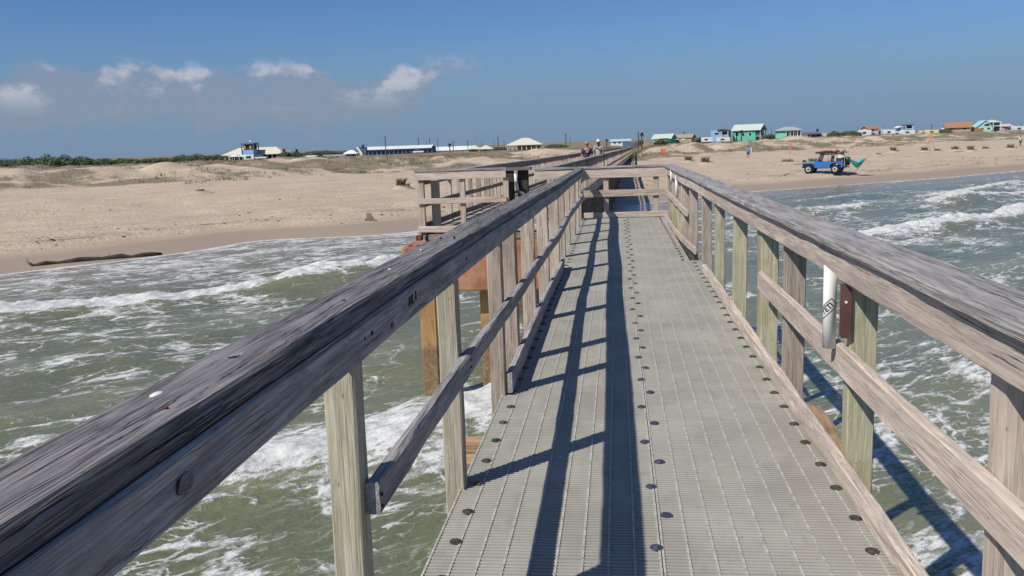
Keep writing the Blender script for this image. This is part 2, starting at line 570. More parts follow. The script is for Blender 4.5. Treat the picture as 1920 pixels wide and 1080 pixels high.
def terrain(x, y):
    u, v = uv(x, y)
    s = v - vshore(u)
    z = np.interp(s, [-200, -60, -20, -5, 0, 4, 7, 10, 20, 32, 42, 52, 60, 72, 90, 130, 400, 4000],
                  [-9, -6, -4.2, -3.3, -3.0, -2.72, -2.5, -2.22, -1.75, -1.35, -1.0, -0.5, -0.02, 0.05, -0.15, -0.38, -0.45, -0.5])
    d = sstep(36, 58, s) * (1 - sstep(74, 100, s))
    z = z + d * (fbm(x / 13, y / 13, 3, 4) * 1.0 + np.abs(fbm(x / 6.0, y / 6.0, 9, 3)) * 0.85 - 0.15 + fbm(x / 2.4, y / 2.4, 11, 2) * 0.16)
    e = sstep(28, 46, s) * (1 - sstep(50, 64, s))
    z = z + d * sstep(-25, -75, x) * 0.75
    z = z - e * np.clip(fbm(u / 17, v / 30, 21, 3), 0, 1) * 0.7
    z = z + sstep(80, 130, s) * (np.where(x < 0, np.clip(x / 90, -1, 0) * 0.75, np.clip(x / 160, 0, 1) * 0.33) + fbm(x / 30, y / 30, 5, 3) * 0.22)
    b = sstep(3, 10, s)
    foot = sstep(5.5, 8, s) * (1 - sstep(16, 26, s))
    z = z - foot * np.clip(fbm(x / 0.7, y / 0.7, 37, 2) - 0.15, 0, 1) * 0.14
    z = z + b * (fbm(x / 3.2, y / 3.2, 31, 3) * 0.05 + fbm(u / 9.0, v / 2.2, 33, 3) * 0.07 + fbm(x / 0.9, y / 0.9, 35, 2) * 0.018)
    # tide-cut scarps and vehicle ruts that follow the shore
    for s0, hgt, wob in ((6.3, 0.13, 1.0), (9.5, 0.07, 1.6)):
        ss = s0 + fbm(u / 7.0, 0 * u, 41 + int(s0), 3) * wob
        z = z + hgt * (sstep(ss - 0.12, ss + 0.12, s) - sstep(ss + 0.3, ss + 4.0, s))
    cor = np.exp(-((x - (-2.75 + 0.030 * (y - 16.8))) / 3.2) ** 2) * sstep(20, 40, y)
    z = z * (1 - cor) + np.minimum(z, -0.75 - 0.0058 * (y - 16.8)) * cor
    for s0, dep in ((5.9, 0.05), (7.4, 0.05), (12.6, 0.07), (14.4, 0.07), (21.0, 0.08), (22.7, 0.08), (29.0, 0.06), (30.7, 0.06)):
        ss = s0 + fbm(u / 26.0, 0 * u + 3, 51, 2) * 2.2
        z = z - dep * np.exp(-((s - ss) / 0.28) ** 2) + dep * 0.6 * np.exp(-((s - ss - 0.5) / 0.25) ** 2)
    return z


def tz(x, y):
    return float(terrain(np.array([float(x)]), np.array([float(y)]))[0])


def graded(lo, hi, flo, fhi, step, ratio):
    a = list(np.arange(flo, fhi + 1e-6, step))
    d = step
    while a[-1] < hi:
        d *= ratio; a.append(a[-1] + d)
    d = step; b = []
    p = flo
    while p > lo:
        d *= ratio; p -= d; b.append(p)
    return np.array(b[::-1] + a)


def mat_sand():
    t = NT('sand_ground')
    at = lambda k: t.node('ShaderNodeAttribute', attribute_name=k).outputs['Fac']
    v = t.coord()
    n1 = t.noise(v, 0.35, 6, 0.6); n2 = t.noise(v, 3.0, 5, 0.65); n3 = t.noise(v, 40, 3, 0.6)
    along = t.coord((1, 1, 1), rot=(0, 0, -math.atan2(SU, CU)))
    mp = t.node('ShaderNodeMapping'); mp.inputs['Scale'].default_value = (0.12, 1.1, 1)
    t.l.new(along, mp.inputs[0])
    streak = t.noise(mp.outputs[0], 1.0, 5, 0.65)
    dry = t.mix(t.ss(n1, 0.3, 0.7), (0.46, 0.362, 0.262), (0.545, 0.438, 0.325))
    dry = t.mix(t.math('MULTIPLY', t.ss(n2, 0.52, 0.72), 0.35), dry, (0.36, 0.28, 0.205))
    dry = t.mix(t.math('MULTIPLY', t.ss(streak, 0.52, 0.66), 0.42), dry, (0.335, 0.265, 0.205))
    wet = at('wet'); veg = at('veg'); wrack = at('wrack')
    col = t.mix(wet, dry, (0.36, 0.275, 0.195))
    wn1 = t.noise(mp.outputs[0], 3.2, 6, 0.75)
    col = t.mix(t.math('MULTIPLY', t.math('MULTIPLY', wrack, t.ss(wn1, 0.52, 0.6)), 0.8), col, (0.10, 0.068, 0.04))
    vn = t.noise(v, 0.9, 7, 0.74)
    vt = t.ss(t.math('SUBTRACT', t.math('ADD', veg, vn), 0.93), -0.07, 0.13)
    g = t.mix(t.ss(t.noise(v, 0.12, 4, 0.6), 0.4, 0.62), (0.175, 0.135, 0.095), (0.135, 0.125, 0.068))
    g = t.mix(t.ss(t.noise(v, 2.2, 5, 0.7), 0.4, 0.7), g, (0.25, 0.20, 0.135))
    col = t.mix(t.math('MULTIPLY', vt, 0.86), col, g)
    rough = t.math('SUBTRACT', 0.95, t.math('MULTIPLY', t.ss(wet, 0.85, 1.0), 0.42))
    h = t.math('ADD', t.math('MULTIPLY', n2, 0.6), t.math('MULTIPLY', streak, 0.6))
    nrm = t.bump(h, 0.7, 0.34)
    nrm = t.bump(n3, 0.3, 0.02, nrm)
    nrm2 = t.node('ShaderNodeMix', data_type='VECTOR')
    geo = t.node('ShaderNodeNewGeometry')
    t.l.new(t.ss(wet, 0.4, 0.95), nrm2.inputs[0]); t.l.new(nrm, nrm2.inputs[4]); t.l.new(geo.outputs['Normal'], nrm2.inputs[5])
    return t.out(col, rough, nrm2.outputs[1], 0.35)


def veg_field(x, y):
    s = shore_s(x, y)
    base = sstep(37, 46, s) * 0.45 + sstep(64, 88, s) * 0.52
    pn = fbm(x / 9.0, y / 9.0, 61, 4) + 0.6 * fbm(x / 2.8, y / 2.8, 63, 3)
    return np.clip(base + sstep(37, 48, s) * (pn * 0.72), 0, 1.2)


gx = graded(-2500, 2500, -75, 100, 0.55, 1.05)
gy = graded(-60, 4500, 28, 175, 0.5, 1.05)
GX, GY = np.meshgrid(gx, gy)
GZ = terrain(GX, GY)
gs = shore_s(GX, GY)
gu, gv = uv(GX, GY)
wet = 1 - sstep(3.6, 6.2, gs + fbm(gu / 6, gv / 3, 71, 3) * 1.1)
wr = np.exp(-((gs - 7.3 - fbm(gu / 8, 0 * gu, 73, 3) * 1.6) / 0.8) ** 2) + 0.7 * np.exp(-((gs - 11.0 - fbm(gu / 10, 0 * gu, 75, 3) * 2) / 0.8) ** 2)
ground = grid_mesh('beach_ground', GX, GY, GZ, mat_sand(), {'wet': wet, 'veg': veg_field(GX, GY), 'wrack': wr})
tag(ground, kind='structure', label='pale sandy beach rising to grassy dunes')


# ------------------------------------------------------------------ sea
def mat_sea():
    t = NT('sea_water')
    foam = t.node('ShaderNodeAttribute', attribute_name='foam').outputs['Fac']
    dense = t.node('ShaderNodeAttribute', attribute_name='dense').outputs['Fac']
    rot = (0, 0, -math.atan2(SU, CU))
    base = t.coord((1, 1, 1), rot=rot)
    mp = t.node('ShaderNodeMapping'); mp.inputs['Scale'].default_value = (0.48, 1.0, 1.0)
    t.l.new(base, mp.inputs[0])

    def warp(amount, scale):
        nz = t.node('ShaderNodeTexNoise'); nz.inputs['Scale'].default_value = scale; nz.inputs['Detail'].default_value = 4
        t.l.new(mp.outputs[0], nz.inputs['Vector'])
        sub = t.node('ShaderNodeVectorMath', operation='SUBTRACT'); t.l.new(nz.outputs['Color'], sub.inputs[0]); sub.inputs[1].default_value = (0.5, 0.5, 0.5)
        sc = t.node('ShaderNodeVectorMath', operation='SCALE'); sc.inputs['Scale'].default_value = amount; t.l.new(sub.outputs[0], sc.inputs[0])
        ad = t.node('ShaderNodeVectorMath', operation='ADD'); t.l.new(mp.outputs[0], ad.inputs[0]); t.l.new(sc.outputs[0], ad.inputs[1])
        return ad.outputs[0]

    def lace(vec, scale):
        vo = t.node('ShaderNodeTexVoronoi', feature='DISTANCE_TO_EDGE')
        vo.inputs['Scale'].default_value = scale
        t.l.new(vec, vo.inputs['Vector'])
        return vo.outputs['Distance']
    l1 = lace(warp(1.2, 1.0), 1.25)
    l2 = lace(warp(0.6, 2.4), 3.7)
    n1 = t.noise(mp.outputs[0], 1.3, 6, 0.7)
    n2 = t.noise(mp.outputs[0], 7.0, 5, 0.7)
    # thin webs where foam is sparse, closing to solid white where it is dense
    patch = t.noise(base, 0.42, 5, 0.62)
    wdt = t.math('MULTIPLY', foam, t.math('MULTIPLY', t.math('MULTIPLY', t.ss(n1, 0.34, 0.66), t.ss(patch, 0.36, 0.6, 0.12, 1.0)), 0.40))
    web1 = t.ss(t.math('SUBTRACT', wdt, l1), -0.015, 0.07)
    web2 = t.ss(t.math('SUBTRACT', t.math('MULTIPLY', wdt, 0.8), l2), -0.015, 0.06)
    web = t.math('MAXIMUM', web1, t.math('MULTIPLY', web2, 0.75))
    web = t.math('MULTIPLY', web, t.ss(n2, 0.34, 0.54, 0.35, 1.0))
    solid = t.ss(t.math('ADD', dense, t.math('MULTIPLY', t.math('SUBTRACT', t.math('ADD', t.math('MULTIPLY', n1, 0.5), t.math('MULTIPLY', n2, 0.5)), 0.5), 2.4)), 0.36, 0.66)
    solid = t.math('MULTIPLY', solid, t.ss(dense, 0.02, 0.12))
    mp2 = t.node('ShaderNodeMapping'); mp2.inputs['Scale'].default_value = (0.30, 1.0, 1.0); t.l.new(base, mp2.inputs[0])
    mott = t.noise(mp2.outputs[0], 5.5, 5, 0.62, 0.5)
    mottle = t.math('MULTIPLY', t.ss(mott, 0.53, 0.62), t.ss(foam, 0.45, 0.95, 0.0, 0.8))
    fm = t.math('MAXIMUM', t.math('MAXIMUM', web, mottle), solid)
    lowc = t.noise(base, 0.18, 4, 0.6)
    shal = t.node('ShaderNodeAttribute', attribute_name='shallow').outputs['Fac']
    crest = t.node('ShaderNodeAttribute', attribute_name='thin').outputs['Fac']
    wc = t.mix(t.ss(lowc, 0.35, 0.65), (0.128, 0.140, 0.076), (0.172, 0.175, 0.096))
    wc = t.mix(crest, wc, (0.23, 0.235, 0.11))
    wc = t.mix(t.math('MULTIPLY', shal, 0.75), wc, (0.27, 0.21, 0.145))
    fcol = t.mix(t.ss(n2, 0.3, 0.62), (0.40, 0.41, 0.375), (0.68, 0.68, 0.66))
    col = t.mix(fm, wc, fcol)
    rough = t.math('ADD', 0.15, t.math('MULTIPLY', fm, 0.6))
    rip = t.node('ShaderNodeMapping'); rip.inputs['Scale'].default_value = (0.55, 1.0, 1.0); t.l.new(base, rip.inputs[0])
    r1 = t.noise(rip.outputs[0], 3.0, 5, 0.6)
    r2 = t.noise(rip.outputs[0], 13.0, 4, 0.6)
    nrm = t.bump(t.math('ADD', r1, t.math('MULTIPLY', r2, 0.28)), 0.55, 0.16)
    nrm = t.bump(t.math('ADD', fm, t.math('MULTIPLY', t.math('MULTIPLY', n2, fm), 1.2)), 0.5, 0.035, nrm)
    t.bsdf.inputs['IOR'].default_value = 1.33
    return t.out(col, rough, nrm, 0.5)


wx = graded(-900, 900, -24, 22, 0.105, 1.035)
wy = graded(-900, 190, 4, 48, 0.105, 1.022)
WX, WY = np.meshgrid(wx, wy)
U, V = uv(WX, WY)
depth = np.clip(SEA - terrain(WX, WY), -0.5, 9)
WZ = np.zeros_like(WX)
DENSE = np.zeros_like(WX); THIN = np.zeros_like(WX); FOAM = np.zeros_like(WX)
calm = np.exp(-((np.hypot(WX, WY) / 220) ** 2))
# (v, amplitude, u from, u to, break strength, seed)
CRESTS = [(29.3, 0.85, -60, 20, 1.25, 1), (30.6, 0.55, 40, 75, 0.75, 2), (12.3, 0.62, -4, 12.5, 1.1, 3), (20.6, 0.85, 31, 60, 1.15, 4),
          (27.0, 0.70, 52, 120, 1.0, 5), (13.5, 0.50, 24, 70, 0.2, 6), (4.0, 0.40, -60, 60, 0.25, 7), (-5.0, 0.45, -90, 90, 0.2, 8),
          (-15.0, 0.5, -90, 120, 0.3, 9), (9.5, 0.35, 45, 110, 0.5, 10), (17.5, 0.22, -40, 22, 0.12, 11), (35.5, 0.20, 42, 130, 0.5, 12),
          (22.8, 0.24, -40, 8, 0.1, 13), (-26.0, 0.5, -120, 160, 0.3, 14), (7.2, 0.32, 8, 24, 0.55, 15)]
for v0, A, u0, u1, br, sd in CRESTS:
    win = sstep(u0 - 4, u0 + 4, U) * (1 - sstep(u1 - 4, u1 + 6, U))
    dv = V - (v0 + fbm(U / 11.0, 0 * U, 100 + sd, 3) * 1.6)
    amp = A * win * (0.62 + 0.55 * fbm(U / 7.0, V * 0 + sd, 120 + sd, 3)) * np.clip(depth / 0.5, 0, 1)
    amp = np.clip(amp, 0, 2)
    prof = np.where(dv > 0, np.exp(-(dv / 0.75) ** 2), np.exp(-(dv / 1.9) ** 2)) - 0.25 * np.exp(-((dv - 1.7) / 1.1) ** 2)
    WZ += amp * prof
    bn = sstep(-0.30, 0.25, fbm(U / 6.0, V * 0 + 2 * sd, 140 + sd, 3) + (br - 0.55))
    roll = br * bn * win * (np.exp(-((dv + 0.12) / np.where(dv < -0.12, 0.85, 0.95)) ** 2) + 0.45 * np.exp(-((dv - 1.3) / 0.8) ** 2))
    DENSE = np.maximum(DENSE, roll)
    THIN = np.maximum(THIN, win * np.exp(-((dv + 0.35) / 0.75) ** 2) * np.clip(A * 1.5, 0, 1) * 0.8)
    FOAM = np.maximum(FOAM, br * bn * win * 0.75 * np.exp(-np.clip(-dv + 0.2, 0, None) / 3.2) * (dv < 1.2))
chop = fbm(U / 3.4, V / 1.5, 81, 3) * 0.085 + fbm(U / 1.2, V / 0.6, 85, 3) * 0.035
WZ += chop * np.clip(depth / 0.35, 0.08, 1) * calm
WZ += DENSE * np.clip(depth / 0.3, 0, 1) * (0.13 * fbm(WX / 0.55, WY / 0.55, 91, 4) + 0.06)
# drifting foam: surf zone, with thick mats beside the walkway
FOAM = np.maximum(FOAM, 0.62 * sstep(-2, 7, V) * (1 - 0.75 * sstep(34, 48, U) * sstep(33, 36, V)) * (0.62 + 0.75 * fbm(U / 8.0, V / 4.0, 95, 3)))
FOAM = np.maximum(FOAM, 0.95 * sstep(30, 34.5, V) * (0.75 + 0.5 * fbm(U / 6.0, V / 3.0, 97, 3)) * (1 - 0.93 * sstep(34, 48, U)))
for px, py, r, a in ((5.0, 9.5, 5.0, 1.05), (7.5, 15.0, 4.5, 0.85), (-4.2, 12.0, 3.4, 0.95), (-3.5, 8.5, 3.0, 0.75), (-12.5, 24.5, 4.0, 0.8),
                     (-16, 21.5, 5.0, 0.75), (13, 38, 6, 0.9), (4.5, 5.5, 3.0, 0.9), (10.0, 24.0, 4.0, 0.55)):
    FOAM = np.maximum(FOAM, a * np.exp(-(((WX - px) ** 2 + (WY - py) ** 2) / r ** 2)) * (0.8 + 0.4 * fbm(U / 3.0, V / 2.0, 99, 3)))
for px, py, r, a in ((5.5, 8.5, 4.0, 0.58), (7.5, 14.0, 4.0, 0.50), (-3.8, 12.3, 2.6, 0.55), (-3.0, 7.5, 2.2, 0.36), (4.0, 5.0, 2.0, 0.4)):
    DENSE = np.maximum(DENSE, a * np.exp(-(((WX - px) ** 2 + (WY - py) ** 2) / r ** 2)) * (0.75 + 0.6 * fbm(U / 2.2, V / 1.2, 171, 3)))
s_w = shore_s(WX, WY)
wide = 0.14 + 0.0035 * np.hypot(WX, WY)
edge = np.exp(-((s_w + 0.10) / wide) ** 2)
for s0, sd in ((-1.6, 1), (-3.8, 2), (-5.6, 3)):
    DENSE = np.maximum(DENSE, 0.50 * np.exp(-((s_w - s0 - fbm(U / 7.0, 0 * U, 160 + sd, 3) * 1.3) / wide) ** 2))
DENSE = np.maximum(DENSE, edge * 1.0)
FOAM *= calm ** 0.4
WZ = SEA + WZ
sea = grid_mesh('sea', WX, WY, WZ, mat_sea(), {'foam': np.clip(FOAM, 0, 1.2), 'dense': np.clip(DENSE, 0, 1), 'thin': np.clip(THIN, 0, 1),
                                              'shallow': 1 - sstep(0.05, 0.75, depth)})
tag(sea, kind='structure', label='greenish surf with white foam')


# ================================================================== walkway with grating deck (nearest thing)
def board(name, mats, parent, axis, a0, a1, b0, b1, c0, c1, offs=None, jit=0.0022, step=0.09, chamfer=0.005, seed=None, split=3):
    """a sawn board along `axis` (0, 1 or 2) with eased, slightly uneven edges. a* along the board; b*, c* the two cross axes in order.
    offs(a) -> (db, dc) bends it."""
    rnd = np.random.RandomState(seed if seed is not None else random.randint(0, 99999))
    n = max(2, int(round((a1 - a0) / step)) + 1)
    A = np.linspace(a0, a1, n)
    ch = chamfer
    ring = []
    for (p, q, sx, sy) in ((b0, c0, 1, 1), (b1, c0, -1, 1), (b1, c1, -1, -1), (b0, c1, 1, -1)):
        if (sx, sy) in ((1, 1), (-1, -1)):
            ring += [(p, q + sy * ch), (p + sx * ch, q)]
        else:
            ring += [(p + sx * ch, q), (p, q + sy * ch)]
    # extra points along the wide faces so they can undulate
    pts = []
    for k in range(8):
        pts.append(ring[k])
        if k % 2 == 1:
            k2 = (k + 1) % 8
            for m in range(1, split):
                f = m / split
                pts.append((ring[k][0] * (1 - f) + ring[k2][0] * f, ring[k][1] * (1 - f) + ring[k2][1] * f))
    m = len(pts)
    vs = []
    ph = rnd.rand(m) * 100
    for i, a in enumerate(A):
        ob, oc = offs(a) if offs else (0, 0)
        jb = vnoise(np.full(m, a * 2.3), ph, 1) * jit + vnoise(np.full(m, a * 7.0), ph, 3) * jit * 0.6
        jc = vnoise(np.full(m, a * 2.3), ph + 50, 2) * jit + vnoise(np.full(m, a * 7.0), ph + 50, 4) * jit * 0.6
        for k, (p, r) in enumerate(pts):
            c = [0, 0, 0]
            o = [ax for ax in (0, 1, 2) if ax != axis]
            c[axis] = a; c[o[0]] = p + ob + jb[k]; c[o[1]] = r + oc + jc[k]
            vs.append(tuple(c))
    fs = []
    for i in range(n - 1):
        for k in range(m):
            k2 = (k + 1) % m
            fs.append((i * m + k, i * m + k2, (i + 1) * m + k2, (i + 1) * m + k))
    fs.append(tuple(range(m))); fs.append(tuple((n - 1) * m + k for k in reversed(range(m))))
    mb = MB(); mb.add(vs, fs)
    return mb.build(name, mats[axis], parent, world=True)


walk = empty('boardwalk', (0.15, 9.0, SEA), 0, 'narrow boardwalk of pale fibreglass grating between timber railings, running out over the surf', 'boardwalk')

# --- grating panels: two columns meeting over the centre stringer
PITCH = 0.0262


def grate_panel(x0, x1, y0, y1, xi=None):
    mb = MB()
    n = int((y1 - y0) / PITCH)
    for i in range(n + 1):
        y = y0 + i * PITCH
        w = 0.0156
        if y + w > y1:
            break
        dz = random.uniform(-0.0007, 0.0007)
        mb.add([(x0, y - 0.0, -0.028), (x1, y, -0.028), (x1, y + w, -0.028), (x0, y + w, -0.028),
                (x0, y + 0.001, -0.001 + dz), (x1, y + 0.001, -0.001 + dz), (x1, y + w - 0.001, -0.001 + dz), (x0, y + w - 0.001, -0.001 + dz)],
               [(0, 3, 2, 1), (4, 5, 6, 7), (0, 1, 5, 4), (1, 2, 6, 5), (2, 3, 7, 6), (3, 0, 4, 7)])
    k = max(1, int(round((x1 - x0) / 0.1045)))
    for j in range(k + 1):
        x = x0 + (x1 - x0) * j / k
        w = 0.0046
        xa = min(max(x - w, x0 - 0.001), x1 + 0.001 - 2 * w)
        mb.box(xa, xa + 2 * w, y0 - 0.001, y1 - 0.004, -0.0265, 0.0018)
    o = mb.build('grating_panel', M['grate'], walk, world=True)
    o.data.materials.append(M['rib'])
    idx = [1 if (p.center.z > 0.0012 or abs(p.normal.x) > 0.9) else 0 for p in o.data.polygons]
    o.data.polygons.foreach_set('material_index', idx)
    return o


panels = []
rs = [-0.4, 2.03, 4.47, 6.91, 9.35, 11.85, 14.25, 16.7, 18.62]
for a, b in zip(rs[:-1], rs[1:]):
    panels.append((0.153, 1.075 if a < 11 else 0.935, a, b))
ls = [-0.6, 0.83, 3.25, 5.69, 8.13, 10.57, 13.0, 15.45, 18.62]
for a, b in zip(ls[:-1], ls[1:]):
    panels.append((-0.77, 0.147, a, b))
pobs = [(grate_panel(p[0], p[1], p[2] + 0.003, p[3] - 0.003), p) for p in panels]

# --- bolts: six-sided flanged heads, sub-parts of the panel they hold
bm_ = MB()
bm_.tube([(0, 0, 0.002), (0, 0, 0.0052)], [0.027, 0.026], 18)
bm_.tube([(0, 0, 0.005), (0, 0, 0.0105)], [0.0185, 0.0165], 6)
bm_.tube([(0, 0, 0.010), (0, 0, 0.013)], [0.007, 0.006], 8)
bolt_meshes = []
for key in ('bolt', 'bolt_blue'):
    me = bm_.mesh('bolt'); me.materials.append(M[key]); bolt_meshes.append(me)
for row, X0 in enumerate((-0.69, 0.155, 0.972)):
    for i in range(-3, 49):
        y = 3.36 + 0.315 * i + random.uniform(-0.012, 0.012)
        x = X0 + random.uniform(-0.008, 0.008) + ((0.026 if i % 2 else -0.024) if row == 1 else 0)
        if row == 2 and y > 11.8:
            x -= 0.12
        if row == 1 and y > 18.4 or y > 18.5:
            continue
        for ob, p in pobs:
            if p[0] < x < p[1] and p[2] <= y < p[3]:
                o = bpy.data.objects.new('bolt', bolt_meshes[1 if row == 1 and y < 8 else 0])
                COL.objects.link(o)
                o.parent = ob
                o.location = (x, y, 0.0)
                o.rotation_euler = (random.uniform(-.05, .05), random.uniform(-.05, .05), random.uniform(0, 1))
                break
    
# --- stringers, cross beams and piles under the deck
for x in (-0.69, 0.15, 0.975):
    xx = x if x < 0.9 else x
    board('stringer', M['cross'], walk, 1, -0.6, 11.8 if x > 0.9 else 18.55, xx - 0.045, xx + 0.045, -0.26, -0.032, step=0.6, jit=0.001)
board('stringer', M['cross'], walk, 1, 11.85, 18.55, 0.80, 0.89, -0.26, -0.032, step=0.6, jit=0.001)
for i, y in enumerate((0.4, 5.05, 9.8, 14.6)):
    for dy in (0, 0.34):
        if i == 3 and dy:
            continue
        board('cross_beam', M['cross'], walk, 0, -1.02, 1.30 - dy * 0.1, y + dy - 0.075, y + dy + 0.075, -0.40, -0.265, step=0.3, jit=0.004)
    for x in (-0.55, 0.85):
        mb = MB(); mb.tube([(x, y + 0.17, -5.0), (x, y + 0.17, -0.27)], [0.15, 0.135], 14)
        mb.build('pile', M['cgrey'], walk, True, True)

# sawn beam ends that stick out past the right kerb
for y0, y1, x1 in ((5.02, 5.46, 1.225), (4.60, 4.90, 1.20)):
    board('beam_end', M['cross'], walk, 1, y0, y1, 1.08, x1, -0.24, -0.05, step=0.06, jit=0.006)

# --- left railing
LP = [-0.9, 0.72, 2.32, 3.92, 5.50, 6.34, 7.84, 9.36, 10.9, 12.4, 13.87, 15.36, 16.85, 18.2]


def lz(y):      # rail top height along the walkway
    return float(np.interp(y, [0, 3, 5, 7, 10, 14, 18.7], [1.205, 1.205, 1.19, 1.165, 1.13, 1.09, 1.065]))


def lx(y):      # the rail bows a little from bay to bay
    return float(np.interp(y, [0, 5.6, 8.6, 10.5, 13.5, 16, 18.5], [0, 0, -0.012, 0.012, -0.015, 0.008, -0.005]))


for i, y in enumerate(LP):
    mats = M['post'] if i in (1, 2, 3) else M['posto']
    lean = random.uniform(-0.006, 0.006)
    w = 0.093 if i < 5 else random.choice((0.10, 0.12, 0.13))
    p = board('post', mats, walk, 2, -0.55, lz(y) - 0.055, -0.745 - w + lx(y), -0.745 + lx(y), y, y + 0.095, offs=lambda a, l=lean: (l * (a - 0.4), 0), seed=100 + i, step=0.07, chamfer=0.006)
    if i == 2:
        tag(p, 'pale knotty timber post')
# cap boards, butt-jointed
for a, b in ((-1.2, 3.3), (3.304, 8.55), (8.556, 13.9), (13.905, 18.62)):
    if a < 0:
        a, b = -1.2, 8.55
    elif a < 8:
        continue
    board('cap_rail', M['cap'], walk, 1, a, b, -0.86, -0.705, -0.052, 0.0, offs=lambda y: (lx(y), lz(y)), jit=0.0022, step=0.05, chamfer=0.007, split=5)
for a, b in ((-1.2, 5.62), (5.625, 8.1), (8.107, 11.9), (11.905, 15.5), (15.505, 18.6)):
    board('rail_board', M['capf'], walk, 1, a, b, -0.743, -0.703, -0.163, -0.056, offs=lambda y: (lx(y), lz(y)), jit=0.0016, step=0.06, chamfer=0.006, split=4)


def mz(y):
    return float(np.interp(y, [2, 4, 6, 9, 18.7], [0.665, 0.65, 0.61, 0.57, 0.55]))


for a, b in ((2.36, 5.58), (5.585, 8.6), (8.606, 11.7), (11.705, 15.4), (15.405, 18.5)):
    board('mid_rail', M['capf'], walk, 1, a, b, -0.743, -0.700, -0.098, 0.0, offs=lambda y: (lx(y), mz(y)), jit=0.003, step=0.06, chamfer=0.007, split=3)
for a, b in ((5.52, 8.2), (8.206, 11.3)):
    board('toe_board', M['capf'], walk, 1, a, b, -0.743, -0.702, 0.012, 0.142, offs=lambda y: (lx(y), 0), jit=0.003, step=0.08)

# --- right railing
RP = [(-0.8, 'posto'), (0.85, 'postg'), (2.49, 'rail'), (4.14, 'postg'), (5.72, 'posto'), (6.66, 'postg'), (8.2, 'postg'), (9.72, 'postg'), (11.3, 'posto'),
      (13.1, 'posto'), (14.6, 'posto'), (15.5, 'postg'), (16.9, 'postg'), (18.3, 'posto')]


def rz_(y):
    return float(np.interp(y, [0, 3.5, 6, 10, 18.7], [1.135, 1.13, 1.115, 1.10, 1.085]))


def rx(y):
    return float(np.interp(y, [0, 6, 9, 12, 14, 18.7], [0, 0, -0.01, 0.0, -0.03, -0.04]))


for i, (y, k) in enumerate(RP):
    w = 0.125 if i < 6 else random.choice((0.10, 0.12, 0.13))
    lean = random.uniform(-0.008, 0.008)
    board('post', M[k], walk, 2, -0.55, rz_(y) - 0.045, 1.056 + rx(y), 1.056 + w + rx(y), y, y + 0.10, offs=lambda a, l=lean: (l * (a - 0.4), 0), seed=200 + i, step=0.07, chamfer=0.006)
board('post', M['posto'], walk, 2, -0.3, 1.06, 1.058, 1.105, 6.78, 6.90)

for a, b in ((-1.2, 4.9), (4.905, 7.1), (7.106, 12.6), (12.605, 18.65)):
    if a < 0:
        b = 7.1
    elif a < 5:
        continue
    board('cap_rail', M['capr'], walk, 1, a, b, 0.985, 1.205, -0.044, 0.0, offs=lambda y: (rx(y), rz_(y)), jit=0.0025, step=0.06, chamfer=0.007, split=5)
for a, b in ((-1.2, 4.35), (4.356, 7.0), (7.006, 10.7), (10.706, 14.4), (14.405, 18.6)):
    board('rail_board', M['rail'], walk, 1, a, b, 1.012, 1.053, -0.185, -0.047, offs=lambda y: (rx(y) + (0.004 if a > 4 else 0), rz_(y)), jit=0.003, step=0.07, chamfer=0.006, split=4)
for a, b, dz in ((-1.2, 4.22, 0.0), (4.05, 6.55, -0.005)):
    board('mid_rail', M['rail'], walk, 1, a, 4.215 if b == 4.22 else b, 1.008, 1.052, 0.505 + dz, 0.638 + dz, jit=0.003, step=0.07, chamfer=0.006) if a < 0 else \
        board('mid_rail', M['rail'], walk, 1, 4.225, b, 1.008, 1.052, 0.50, 0.633, jit=0.003, step=0.07, chamfer=0.006)
board('mid_rail', M['rail'], walk, 1, 13.2, 18.5, 0.978, 1.02, 0.47, 0.57, jit=0.003)
for a, b in ((-1.2, 4.12), (4.126, 7.6), (7.606, 10.75)):
    board('toe_board', M['rail'], walk, 1, a, b, 1.002, 1.052, 0.006, 0.098, jit=0.004, step=0.08)
board('toe_board', M['rail'], walk, 1, 12.4, 18.4, 0.94, 0.975, 0.006, 0.10, jit=0.004, step=0.2, offs=lambda y: (float(np.interp(y, [12.4, 13.5, 15], [0.10, 0.05, 0])), 0))
board('gap_dark_strip', M['dark'], walk, 1, 11.9, 14.6, 0.985, 1.045, -0.12, -0.03, jit=0.003, step=0.2)  # near-black strip stands in for the dark open gap beside the deck

# --- end railing across the landward end
EY = 18.66
for x in (-0.30, 0.74):
    board('post', M['posto'], walk, 2, -0.5, 1.03, x, x + 0.11, EY + 0.045, EY + 0.14)
board('end_rail', M['rail'], walk, 0, -1.75, 1.08, EY, EY + 0.042, 0.84, 1.035, jit=0.003)
board('end_cap', M['capr'], walk, 0, -1.75, 1.20, EY - 0.02, EY + 0.19, 1.04, 1.082, jit=0.004)
board('end_mid_rail', M['posto'], walk, 0, -0.72, 1.04, EY, EY + 0.042, 0.445, 0.585, jit=0.003)
board('end_toe_board', M['rail'], walk, 0, -0.72, 1.04, EY, EY + 0.042, 0.004, 0.115, jit=0.003)

# --- drying cracks: thin tapered splits along the boards
crk = MB()
rc = random.Random(21)


